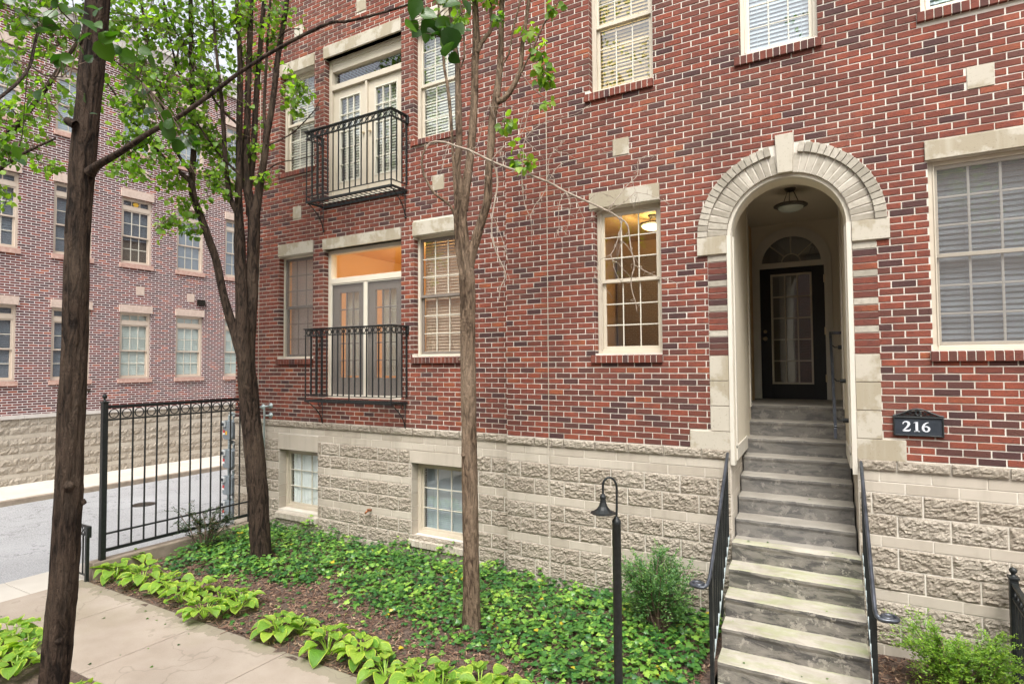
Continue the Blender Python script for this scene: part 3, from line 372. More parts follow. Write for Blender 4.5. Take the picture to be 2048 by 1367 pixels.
def backing(F, u0, u1, v0, v1, openings, arch=None, w=-.007, depth=.16):
    """mortar plane behind the brick faces, with reveals"""
    b = MB(F); us = sorted({u0, u1, *[x for o in openings for x in o[:2] if u0 < x < u1]}); vs = sorted({v0, v1, *[x for o in openings for x in o[2:4] if v0 < x < v1]})
    if arch: us = sorted(set(us + [AX - AR, AX + AR])); vs = sorted(set(vs + [AZ, AZ + AR]))
    for a, c in zip(us, us[1:]):
        for d, e in zip(vs, vs[1:]):
            um, vm = (a + c) / 2, (d + e) / 2
            if any(o[0] < um < o[1] and o[2] < vm < o[3] for o in openings): continue
            if arch and abs(um - AX) < AR and vm < AZ + AR:
                continue
            b.add([(a, w, d), (c, w, d), (c, w, e), (a, w, e)], [(0, 1, 2, 3)])
    if arch:
        for i in range(24):
            p, q = math.pi * i / 24, math.pi * (i + 1) / 24; x0, x1 = AX + AR * math.cos(p), AX + AR * math.cos(q); y0, y1 = AZ + AR * math.sin(p), AZ + AR * math.sin(q)
            b.add([(x0, w, y0), (x1, w, y1), (x1, w, AZ + AR), (x0, w, AZ + AR)], [(0, 1, 2, 3)])
    i = .003
    for o in openings:
        a, c, d, e = o[0] - i, o[1] + i, o[2], o[3]
        for q in ([(a, w, d), (a, w, e), (a, -depth, e), (a, -depth, d)], [(c, w, d), (c, w, e), (c, -depth, e), (c, -depth, d)],
                  *([] if arch and abs((a + c) / 2 - AX) < .05 else [[(a, w, e), (c, w, e), (c, -depth, e), (a, -depth, e)], [(a, w, d), (c, w, d), (c, -depth, d), (a, -depth, d)]])): b.add(q, [(0, 1, 2, 3)])
    return b
# openings (u0, u1, v0, v1)
O1 = dict(ll=(-8.68, -7.84, .115, 1.86), door=(-7.585, -5.94, -.545, 1.87), lr=(-5.70, -4.86, .115, 1.88),
          ul=(-8.67, -7.83, 3.31, 5.01), udoor=(-7.585, -5.94, 2.66, 5.04), ur=(-5.70, -4.86, 3.31, 4.99))
O2 = dict(mid=(-2.80, -1.985, .115, 1.86), umid=(-2.84, -2.045, 3.30, 5.0), uright=(-1.10, -.345, 3.30, 5.0), right=(.535, 2.08, .10, 1.855), ufar=(.52, 2.08, 3.29, 5.0))
med = [(-5.35, -5.14, 2.50, 2.72), (-8.34, -8.13, 2.47, 2.69), (-8.33, -8.12, 5.56, 5.80), (-6.87, -6.66, 5.60, 5.82)]; med2 = [(-2.55, -2.345, 2.46, 2.67), (.845, 1.05, 2.45, 2.66)]
TOP = 8.5
lint = [(-8.69, -7.83, 1.86, 2.07), (-7.60, -5.94, 1.87, 2.05), (-5.71, -4.85, 1.88, 2.09), (-8.68, -7.82, 5.01, 5.21), (-7.60, -5.94, 5.04, 5.24), (-5.71, -4.85, 4.99, 5.2)]
lint2 = [(-2.855, -1.99, 1.86, 2.06), (.515, 2.12, 1.855, 2.04), (-2.87, -2.03, 5.0, 5.2), (-1.12, -.32, 5.0, 5.2), (.5, 2.1, 5.0, 5.2)]
sills = [(-8.72, -7.82, .018, .115), (-5.73, -4.83, .018, .115), (-8.69, -7.81, 3.225, 3.315), (-5.73, -4.83, 3.225, 3.315)]
sills2 = [(-2.85, -1.98, .006, .103), (.512, 2.1, .0, .098), (-2.90, -2.04, 3.195, 3.295), (-1.15, -.305, 3.185, 3.285), (.485, 2.1, 3.175, 3.275)]
IX = .79   # impost/quoin half widths about AX
b = bricks(F1, -9.85, -4.052, Z0, TOP, list(O1.values()) + lint + sills, -3.435, seed=3, extra=med)
b.m = 1; q = backing(F1, -9.85, -4.052, Z0, TOP, list(O1.values())); off = len(b.V); b.V += q.V; b.F += [[off + i for i in f] for f in q.F]; b.M += [1] * len(q.F); b.A += [.5] * len(q.F)
b.build('wall', [M['brick'], M['mortar']], house)
holes2 = list(O2.values()) + lint2 + sills2 + [(AX - .79, AX + .79, .07, AZ), (AX - .797, AX + .8, .07, .075), (AX - 1.01, AX + .98, Z0, -.74), (AX - .79, AX + .79, -.74, .08)]
ext2 = list(med2) + [(AX - .085, AX + .095, 1.9, 2.35), (AX - .90, AX + .90, 1.165, AZ)]
b = bricks(F2, -4.05, 5.0, Z0, TOP, holes2, -3.435, circ=(AX, AZ, .888), seed=5, extra=ext2)
q = backing(F2, -4.05, 5.0, Z0, TOP, list(O2.values()) + [(AX - AR, AX + AR, Z0, AZ)], arch=True); off = len(b.V); b.V += q.V; b.F += [[off + i for i in f] for f in q.F]; b.M += [1] * len(q.F); b.A += [.5] * len(q.F)
b.m = 1
for x, y0, y1 in ((-4.05, D2 + .007, D1 + .2),): b.add([(x, D2 - y0, Z0), (x, D2 - y1, Z0), (x, D2 - y1, TOP), (x, D2 - y0, TOP)], [(0, 1, 2, 3)])
b.build('wall', [M['brick'], M['mortar']], house)
# brick piers beside the arch: stacked bricks with grey stretchers, quoin stones
for s in (-1, 1):
    b = MB(F2); n = 0; z = .073
    a, c = (AX - .79, AX - AR) if s < 0 else (AX + AR, AX + .80)
    rn = random.Random(9 + s)
    while z < 1.16:
        grey = n % 4 == 3 if s < 0 else n % 4 == 3
        if z + H > 1.17: break
        b.m = 1 if grey else 0; b.a = rn.random(); b.box(a + .004, c - .004, -.1, .002 + rn.uniform(-.001, .002), z + .005, z + H - .005); z += H; n += 1
    b.m = 2
    for i in range(3): b.a = rn.random(); b.box(a + .003, c - .003, -.1, .006, -.74 + .2707 * i + .004, -.74 + .2707 * (i + 1) - .004)
    e, g = (AX - 1.01, AX - AR) if s < 0 else (AX + AR, AX + .985)
    b.box(e, g, -.1, .012, -.937, -.744)
    b.build('quoin', [M['brick'], M['archbrick'], M['stone']], house, bevel=.003)
    b = MB(F2); e, g = (AX - .895, AX - AR - .003) if s < 0 else (AX + AR + .003, AX + .905)
    b.box(e, g, -.1, .03, 1.17, AZ); b.build('impost', M['stone'], house, bevel=.005)
def wedge_ring(b, r0, r1, n, w, gap=.006, skip=None, seed=0, side=0):
    rn = random.Random(seed)
    for i in range(n):
        p, q = math.pi * i / n + gap / r0 * .5, math.pi * (i + 1) / n - gap / r0 * .5
        if skip and abs((p + q) / 2 - math.pi / 2) < skip: continue
        if side and ((p + q) / 2 - math.pi / 2) * side < 0: continue
        b.a = rn.random() ** 1.3; d = rn.uniform(-.002, .003); e = rn.uniform(-.003, .003)
        qs = math.pi * (i + 1) / n - gap / r1 * 1.25; ps = math.pi * i / n + gap / r1 * 1.25
        b.prism([(AX + r0 * math.cos(p), AZ + r0 * math.sin(p)), (AX + (r1 + e) * math.cos(ps), AZ + (r1 + e) * math.sin(ps)), (AX + (r1 + e) * math.cos(qs), AZ + (r1 + e) * math.sin(qs)), (AX + r0 * math.cos(q), AZ + r0 * math.sin(q))], -.1, w + d)
b = MB(F2); wedge_ring(b, AR, .785, 30, .008, .008, .15, 4); b.m = 1
for r0, r1, w in ((AR + .004, .89, .001),):
    n = 40
    for i in range(n):
        p, q = math.pi * i / n, math.pi * (i + 1) / n
        b.add([(AX + r0 * math.cos(p), w, AZ + r0 * math.sin(p)), (AX + r1 * math.cos(p), w, AZ + r1 * math.sin(p)), (AX + r1 * math.cos(q), w, AZ + r1 * math.sin(q)), (AX + r0 * math.cos(q), w, AZ + r0 * math.sin(q))], [(0, 1, 2, 3)])
b.build('arch_ring', [M['archbrick'], M['mortar']], house, bevel=.003)
for sd_ in (-1, 1):
    b = MB(F2); wedge_ring(b, .787, .888, 40, .034, .004, .13, 8, side=sd_); b.build('arch_hood', M['archbrick'], house, bevel=.004)
b = MB(F2); b.prism([(AX - .062, 1.945), (AX + .078, 1.945), (AX + .095, 2.345), (AX - .082, 2.345)], -.1, .045); b.build('keystone', M['stone'], house, bevel=.005)
for F, L in ((F1, med), (F2, med2)):
    for a, c, d, e in L:
        b = MB(F); b.box(a + .004, c - .004, -.08, .006, d + .004, e - .004); b.build('medallion', M['stone'], house, bevel=.003)
# vertical control joints
b = MB(F2); b.box(-3.441, -3.431, -.05, .0022, -2.95, TOP); b.build('control_joint', M['smooth'], house)
b = MB(F1); b.box(-9.215, -9.205, -.05, .003, -.93, TOP); b.build('control_joint', M['stone'], house)
# side wall of the left wing along the street
b = MB(); b.box(-9.85, -9.75, D1 + .1, 15, -.93, TOP); b.box(-9.85, -9.75, D1 + .02, 15, -3.2, -.94); b.build('side_wall', M['farbrick'], house)
b = MB(); b.box(-9.85, 5.05, D1 + .05, 15, TOP, TOP + .2); b.box(5.0, 5.05, D2 + .01, 15, -3, TOP); b.box(-9.85, 5.05, 15, 15.1, -3, TOP); b.box(-9.7, 4.9, D1 + .35, 14.9, 2.75, 2.9) if 0 else None; b.build('unseen_shell', M['farband'], house)  # unseen roof and walls, added to keep sky light out of the rooms

# ------------------------------------------------------------ rough block base
def block_base(F, u0, u1, courses, openings, phase, name, parent, res=.0145, rough=.017, bl=.4064, seed=2, back=None, mats=None):
    b = MB(F); rn = random.Random(seed)
    for ci, (z1, z0, kind) in enumerate(courses):
        L = bl if kind != 'cap' else bl * 1.02
        off = phase + (L / 2 if ci % 2 else 0) + (.07 if kind == 'smooth' else 0); k = math.floor((u0 - off) / L)
        while True:
            a = off + k * L; c = a + L; k += 1
            if a >= u1: break
            parts = [(max(a, u0), min(c, u1))]
            zc = (z0 + z1) / 2
            for o in openings:
                if not (o[2] < zc < o[3]): continue
                ns = []
                for s, e in parts:
                    if o[1] <= s or o[0] >= e: ns.append((s, e)); continue
                    if o[0] > s: ns.append((s, o[0]))
                    if o[1] < e: ns.append((o[1], e))
                parts = ns
            for s, e in parts:
                if e - s < .03: continue
                g = .0065; s2, e2, y0, y1 = s + g, e - g, z0 + g, z1 - g; b.a = rn.random()
                if kind == 'smooth':
                    b.m = 1; b.box(s2, e2, -.1, .004 + rn.uniform(-.0015, .0015), y0, y1); continue
                b.m = 2; nu = max(2, int((e2 - s2) / res)); nv = max(2, int((y1 - y0) / res)); base = .022 if kind == 'cap' else .001; amp = rough * (.8 if kind == 'cap' else 1)
                vs = []; ro = rn.uniform(0, 50); ax = rn.uniform(-.4, .4); az = rn.uniform(-.5, .5)
                for j in range(nv + 1):
                    for i in range(nu + 1):
                        x = s2 + (e2 - s2) * i / nu; z = y0 + (y1 - y0) * j / nv
                        edge = min(1, min(i, nu - i) / 1.2, min(j, nv - j) / 1.2)
                        n1 = noise.noise(Vector((x * 13 + ro, z * 22, ro))); n2 = noise.noise(Vector((x * 34 + z * 20, z * 48 + ro, 3)));
                        n3 = 1 - abs(noise.noise(Vector((x * 24 - z * 26, z * 34 + ro, 8)))) * 2.6
                        d = base + amp * (.5 + .8 * n1 + .75 * n2 + .6 * n3 + ax * (i / nu - .5) + az * (j / nv - .5)) * (.15 + .85 * edge)
                        jx = (rn.uniform(-.3, .3) * res if 0 < i < nu else 0); jz = (rn.uniform(-.3, .3) * res if 0 < j < nv else 0)
                        vs.append((x + jx, max(d, .0015), z + jz))
                W = nu + 1; fs = [(j * W + i, j * W + i + 1, (j + 1) * W + i + 1, (j + 1) * W + i) for j in range(nv) for i in range(nu)]
                nb = len(vs); per = [i for i in range(W)] + [j * W + nu for j in range(1, nv + 1)] + [nv * W + i for i in range(nu - 1, -1, -1)] + [j * W for j in range(nv - 1, 0, -1)]
                vs += [(vs[p][0], -.03, vs[p][2]) for p in per]; fs += [(per[i], nb + i, nb + (i + 1) % len(per), per[(i + 1) % len(per)]) for i in range(len(per))]
                b.add(vs, fs)
    b.m = 0; zt, zb = courses[0][0], courses[-1][1]
    q = backing(F, u0, u1, zb, zt, openings, w=-.002, depth=.2); off = len(b.V); b.V += q.V; b.F += [[off + i for i in f] for f in q.F]; b.M += [0] * len(q.F); b.A += [.5] * len(q.F)
    return b.build(name, mats or [M['mortar'], M['smooth'], M['split']], parent)
CO = [(-.93, -1.035, 'cap'), (-1.035, -1.14, 'smooth'), (-1.14, -1.243, 'smooth'), (-1.243, -1.444, 'split'), (-1.444, -1.645, 'split'), (-1.645, -1.747, 'smooth'),
      (-1.747, -1.949, 'split'), (-1.949, -2.15, 'split'), (-2.15, -2.252, 'smooth'), (-2.252, -2.453, 'split'), (-2.453, -2.655, 'split'), (-2.655, -2.78, 'smooth'), (-2.78, -3.0, 'smooth')]
B1 = (-8.65, -7.70, -2.42, -1.42); B2 = (-5.745, -4.82, -2.475, -1.43)
bo = [B1, B2, (-8.66, -7.69, -1.42, -1.16), (-5.77, -4.80, -1.43, -1.243)]
block_base(F1, -9.85, -4.052, CO, bo, -9.85, 'foundation', house, seed=2)
block_base(F2, -4.05, -3.443, CO, [], -4.05, 'foundation', house, seed=12)
block_base(F2, -3.43, AX - AR - .003, CO, [], -3.64, 'foundation', house, seed=22)
block_base(F2, AX + AR + .003, 2.2, CO, [], -.19, 'foundation', house, seed=32)
block_base(F2, 2.2, 5.0, CO, [], 2.2, 'foundation', house, res=.06, seed=42)
b = MB(); b.box(-4.05, -4.045, D2, D1 + .1, -3, -.93); b.build('foundation_return', M['smooth'], house)

def lintel(F, r, parent, w=.022, mat='stone', bev=.005):
    b = MB(F); b.box(r[0], r[1], -.1, w, r[2] + .003, r[3] - .003); return b.build('lintel', M[mat], parent, bevel=bev)
def brick_sill(F, r, parent, seed=0, mat='brick', w=.035):
    b = MB(F); rn = random.Random(seed); n = max(2, round((r[1] - r[0]) / .0672)); s = (r[1] - r[0]) / n
    for i in range(n):
        b.m = 0; b.a = rn.random() * .75 + .05; x0 = r[0] + i * s + .0035; x1 = r[0] + (i + 1) * s - .0035; z0, z1 = r[2], r[3]
        b.add([(x0, -.1, z0), (x1, -.1, z0), (x1, w, z0 - .004), (x0, w, z0 - .004), (x0, -.1, z1 + .004), (x1, -.1, z1 + .004), (x1, w, z1 - .014), (x0, w, z1 - .014)], [(0, 3, 2, 1), (4, 5, 6, 7), (0, 1, 5, 4), (1, 2, 6, 5), (2, 3, 7, 6), (3, 0, 4, 7)])
    b.m = 1; b.add([(r[0] + .005, -.1, r[2] + .004), (r[1] - .005, -.1, r[2] + .004), (r[1] - .005, w - .006, r[2]), (r[0] + .005, w - .006, r[2]), (r[0] + .005, -.1, r[3]), (r[1] - .005, -.1, r[3]), (r[1] - .005, w - .006, r[3] - .02), (r[0] + .005, w - .006, r[3] - .02)], [(0, 3, 2, 1), (4, 5, 6, 7), (0, 1, 5, 4), (1, 2, 6, 5), (2, 3, 7, 6), (3, 0, 4, 7)])
    return b.build('sill', [M[mat], M['mortar']], parent, bevel=.003)
def ring4(b, u0, u1, v0, v1, t, w0, w1, tb=None):
    """rectangular frame of width t"""
    tb = tb or t
    b.box(u0, u0 + t, w0, w1, v0, v1); b.box(u1 - t, u1, w0, w1, v0, v1); b.box(u0 + t, u1 - t, w0, w1, v1 - t, v1); b.box(u0 + t, u1 - t, w0, w1, v0, v0 + tb)
def grid(b, u0, u1, v0, v1, cols, rows, w0, w1, t=.018):
    for i in range(1, cols): x = u0 + (u1 - u0) * i / cols; b.box(x - t / 2, x + t / 2, w0, w1, v0, v1)
    for j in range(1, rows):
        z = v0 + (v1 - v0) * j / rows
        for i in range(cols): a = u0 + (u1 - u0) * i / cols + (t / 2 if i else 0); c = u0 + (u1 - u0) * (i + 1) / cols - (t / 2 if i < cols - 1 else 0); b.box(a, c, w0, w1, z - t / 2, z + t / 2)
def slats(F, u0, u1, v0, v1, w, mat, parent, pitch=.045, tilt=1.12, name='blind', tapes=True, stop=None):
    b = MB(F); n = int((v1 - v0) / pitch); dz = pitch * .485; dw = .010
    for i in range(n):
        z = v1 - (i + .5) * pitch
        if stop and z < stop: break
        b.add([(u0, w - dw, z + dz), (u1, w - dw, z + dz), (u1, w + dw, z - dz), (u0, w + dw, z - dz)], [(0, 1, 2, 3)])
        b.add([(u0, w - dw, z + dz - .003), (u1, w - dw, z + dz - .003), (u1, w + dw, z - dz - .003), (u0, w + dw, z - dz - .003)], [(3, 2, 1, 0)])
    if tapes:
        for t in (.16, .84): x = u0 + (u1 - u0) * t; b.box(x - .002, x + .002, w + dw, w + dw + .002, (stop or v0), v1)
    return b.build(name, M[mat], parent)
def window(F, r, parent, recess=.10, cols=3, rows=3, fm='beige', sm=None, blind='blind', transom=0, sill=None, lint_=None, glass='glass', label=None, ft=.045, st=.042, far=False, screen=False, blindv=None, pitch=.045, seed=0, sashes=2, lm='stone', smat='brick', blw=.10, mt=.0135, back=True):
    u0, u1, v0, v1 = r; sm = sm or fm
    b = MB(F); w1 = -recess; w0 = -recess - .11; ring4(b, u0 + .001, u1 - .001, v0 + .001, v1 - .001, ft, w0, w1); vt = v1 - ft
    if transom:
        b.box(u0 + ft, u1 - ft, w0 + .002, w1 + .004, v1 - ft - transom - .11, v1 - ft - transom); 
    b.box(u0 + ft, u0 + ft + .012, w1 - .02, w1 + .010, v0 + ft, vt) if not far else None
    win = b.build('window', M[fm], parent, bevel=0 if far else .004)
    if label: win['label'] = label
    if transom:
        a, c, d, e = u0 + ft, u1 - ft, v1 - ft - transom, v1 - ft
        q = MB(F); ring4(q, a, c, d, e, .028, w1 - .06, w1 - .02); grid(q, a + .028, c - .028, d + .028, e - .028, cols, 1, w1 - .05, w1 - .032, mt); q.build('transom_sash', M[fm], win)
        q = MB(F); q.add([(a, w1 - .045, d), (c, w1 - .045, d), (c, w1 - .045, e), (a, w1 - .045, e)], [(0, 1, 2, 3)]); q.build('pane', M[glass], win)
        vt = v1 - ft - transom - .11
    a, c = u0 + ft, u1 - ft; vm = (v0 + ft + vt) / 2
    halves = [(vm - .02, vt, w1 - .045, w1 - .015), (v0 + ft, vm + .02, w1 - .08, w1 - .050)] if sashes == 2 else [(v0 + ft, vt, w1 - .06, w1 - .02)]
    for d, e, s0, s1 in halves:
        q = MB(F); ring4(q, a, c, d, e, st, s0, s1); q.m = 1; grid(q, a + st, c - st, d + st, e - st, cols, rows, s0 + .008, s1 - .008, mt)
        q.build('sash', [M[sm], M['muntin'] if not screen else (M['greymuntin'] if sm != 'darksash' else M[sm])], win, bevel=0 if far else .003)
        q = MB(F); wp = (s0 + s1) / 2; q.add([(a + .01, wp, d + .01), (c - .01, wp, d + .01), (c - .01, wp, e - .01), (a + .01, wp, e - .01)], [(0, 1, 2, 3)]); q.build('pane', M[glass], win)
    if screen:
        q = MB(F); q.add([(a, w1 - .006, v0 + ft), (c, w1 - .006, v0 + ft), (c, w1 - .006, vt), (a, w1 - .006, vt)], [(0, 1, 2, 3)]); q.build('insect_screen', M['screen'], win)
    if blind: slats(F, a + .01, c - .01, v0 + ft, v1 - ft, w1 - blw - .03, blind, win, pitch=pitch, tapes=not far, stop=blindv)
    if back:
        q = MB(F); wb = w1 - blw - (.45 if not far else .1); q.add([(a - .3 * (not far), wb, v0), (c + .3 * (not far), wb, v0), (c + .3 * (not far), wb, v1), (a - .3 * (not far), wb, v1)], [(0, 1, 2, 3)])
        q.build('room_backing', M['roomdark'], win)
    if sill: brick_sill(F, sill, win, seed, smat)
    if lint_: lintel(F, lint_, win, mat=lm)
    return win
window(F1, O1['ul'], house, fm='beige', sill=sills[2], lint_=lint[3], blind='blind', seed=1, cols=3, rows=3)
window(F1, O1['ur'], house, fm='beige', sill=sills[3], lint_=lint[5], blind='blind', seed=2)
window(F1, O1['ll'], house, fm='cream', sm='darksash', sill=sills[0], lint_=lint[0], blind='blindmauve', seed=3, screen=True, back=False, ft=.03)
window(F1, O1['lr'], house, fm='cream', sm='darksash', sill=sills[1], lint_=lint[2], blind='blindtan', seed=4, screen=False, back=False, ft=.03)
window(F2, O2['mid'], house, fm='beige', sill=sills2[0], lint_=lint2[0], blind=None, seed=5, back=False, label='window with the lit ceiling lamp behind it')
window(F2, O2['umid'], house, fm='beige', sill=sills2[2], lint_=lint2[2], blind='blindwarm', seed=6)
uw = window(F2, O2['uright'], house, fm='cream', sill=sills2[3], lint_=lint2[3], blind='blindblue', seed=7)
window(F2, O2['right'], house, fm='beige', sill=sills2[1], lint_=lint2[1], blind='blindgrey', seed=8, cols=6, pitch=.052, screen=True, recess=.06, mt=.02, ft=.04, st=.035)
window(F2, O2['ufar'], house, fm='cream', sill=sills2[4], lint_=lint2[4], blind='blindblue', seed=9, cols=6)
# basement windows
def bwin(r, lr, sr, curtain, seed):
    w = window(F1, r, house, recess=.15, fm='beige', blind=None if curtain else 'blindblue', sashes=1, rows=3, seed=seed, pitch=.028, ft=.055, st=.035)
    b = MB(F1); b.box(lr[0], lr[1], -.19, .012, lr[2] + .004, lr[3] - .004); b.build('lintel', M['smooth'], w, bevel=.004)
    b = MB(F1); n = 14; s = (sr[1] - sr[0]) / n
    for i in range(n): b.a = random.random(); x0, x1 = sr[0] + i * s + .003, sr[0] + (i + 1) * s - .003; b.add([(x0, -.2, sr[2]), (x1, -.2, sr[2]), (x1, .06, sr[2]), (x0, .06, sr[2]), (x0, -.2, sr[3]), (x1, -.2, sr[3]), (x1, .06, sr[3] - .05), (x0, .06, sr[3] - .05)], [(0, 3, 2, 1), (4, 5, 6, 7), (0, 1, 5, 4), (1, 2, 6, 5), (2, 3, 7, 6), (3, 0, 4, 7)])
    b.build('sill', M['smooth'], w, bevel=.003)
    b = MB(F1)                                   # block returns of the deep reveal
    for j in range(5): z = r[2] + j * .2; b.a = random.random(); b.box(r[0] - .02, r[0] + .004, -.195, -.005, z + .005, min(z + .195, r[3]))
    b.build('reveal', M['smooth'], w)
    if curtain:
        b = MB(F1); n = 60; vs = []
        for i in range(n + 1):
            x = r[0] + .06 + (r[1] - r[0] - .12) * (.08 + .92 * i / n); ww = -.218 + .008 * math.sin(i * 1.15) + .01 * math.sin(i * .43)
            vs += [(x, ww, r[2]), (x, ww + .01 * math.sin(i * .9), r[3])]
        b.add(vs, [(2 * i, 2 * i + 2, 2 * i + 3, 2 * i + 1) for i in range(n)]); b.build('curtain', M['curtain'], w, smooth=True)
bwin(B1, (-8.66, -7.69, -1.42, -1.16), (-8.67, -7.68, -2.56, -2.42), True, 1)
bwin(B2, (-5.77, -4.80, -1.43, -1.243), (-5.77, -4.80, -2.61, -2.475), False, 2)

# ------------------------------------------------------------ French doors and balconies
def french(r, lr, dz, screened):
    u0, u1, v0, v1 = r; F = F1; rec = .10; m = 'beige' if not screened else 'cream'; md = 'beige' if not screened else 'darksash'
    b = MB(F); t = .065; zt = v1 - .46 if not screened else v1 - .50; ring4(b, u0, u1, v0, v1, t, -rec - .12, -rec, .05)
    b.box(u0 + t, u1 - t, -rec - .118, -rec + .004, zt - .05, zt + .04); um = (u0 + u1) / 2; b.box(um - .022, um + .022, -rec - .118, -rec - .004, v0 + .05, zt - .05)
    if not screened: b.box(u0 + t, u1 - t, -rec - .117, -rec - .01, v1 - t - .13, v1 - t)
    fr = b.build('french_door', M[m], house, bevel=.004)
    q = MB(F); q.add([(u0 + t, -rec - .07, zt + .04), (u1 - t, -rec - .07, zt + .04), (u1 - t, -rec - .07, v1 - t), (u0 + t, -rec - .07, v1 - t)], [(0, 1, 2, 3)]); q.build('transom_pane', M['glass'], fr)
    for a, c in ((u0 + t, um - .022), (um + .022, u1 - t)):
        d, e = v0 + .05, zt - .05; q = MB(F); s = .13; q.m = 0
        w0, w1 = -rec - .09, -rec - .045
        q.box(a, a + s, w0, w1, d, e); q.box(c - s, c, w0, w1, d, e); q.box(a + s, c - s, w0, w1, e - .13, e); q.box(a + s, c - s, w0, w1, d, d + .27)
        q.m = 1 if not screened else 0; ring4(q, a + s, c - s, d + .27, e - .13, .022, w0 + .002, w1 + .006); grid(q, a + s + .022, c - s - .022, d + .292, e - .152, 3, 5, w0 + .01, w1 - .002, .017)
        leaf = q.build('door_leaf', [M[md], M['muntin']], fr, bevel=.003)
        q = MB(F); wp = (w0 + w1) / 2; q.add([(a + s, wp, d + .27), (c - s, wp, d + .27), (c - s, wp, e - .13), (a + s, wp, e - .13)], [(0, 1, 2, 3)]); q.build('door_pane', M['glass'], fr)
        if screened:
            q = MB(F); ring4(q, a, c, d, e, .02, -rec - .02, -rec - .006); q.build('screen_frame', M['muntin'], fr)
            q = MB(F); q.add([(a, -rec - .013, d), (c, -rec - .013, d), (c, -rec - .013, e), (a, -rec - .013, e)], [(0, 1, 2, 3)]); q.build('insect_screen', M['screen'], fr)
            slats(F, a + s + .06, c - s, d + .3, e - .13, -rec - .16, 'blind', fr, pitch=.04)
        else: slats(F, a + s, c - s, d + .27, e - .13, -rec - .16, 'blind', fr, pitch=.045)
        q = MB(F); hx = c - .05 if a < um - .1 and c < um else a + .05; q.lathe((hx, w1 + .03, d + .98), [(0, 0), (.02, .003), (.022, .02), (.012, .035), (0, .037)], 12); q.box(hx - .01, hx + .01, w1, w1 + .03, d + .985, d + 1.01)
        q.build('door_knob', M['brass'] if not screened else M['bronze'], fr)
    b = MB(F); b.box(u0, u1, -.1, .02, v0 - .035, v0 - .002); b.build('door_sill', M['cream'], fr, bevel=.003)
    b = MB(F); b.box(lr[0], lr[1], -.1, .022, lr[2], lr[3]); b.build('lintel', M['stone'], fr, bevel=.006)
    if not screened:
        q = MB(F); q.add([(u0, -rec - .8, v0), (u1, -rec - .8, v0), (u1, -rec - .8, v1), (u0, -rec - .8, v1)], [(0, 1, 2, 3)]); q.build('room_backing', M['roomdark'], fr)
french(O1['door'], lint[1], 0, True)
french(O1['udoor'], lint[4], 3.14, False)

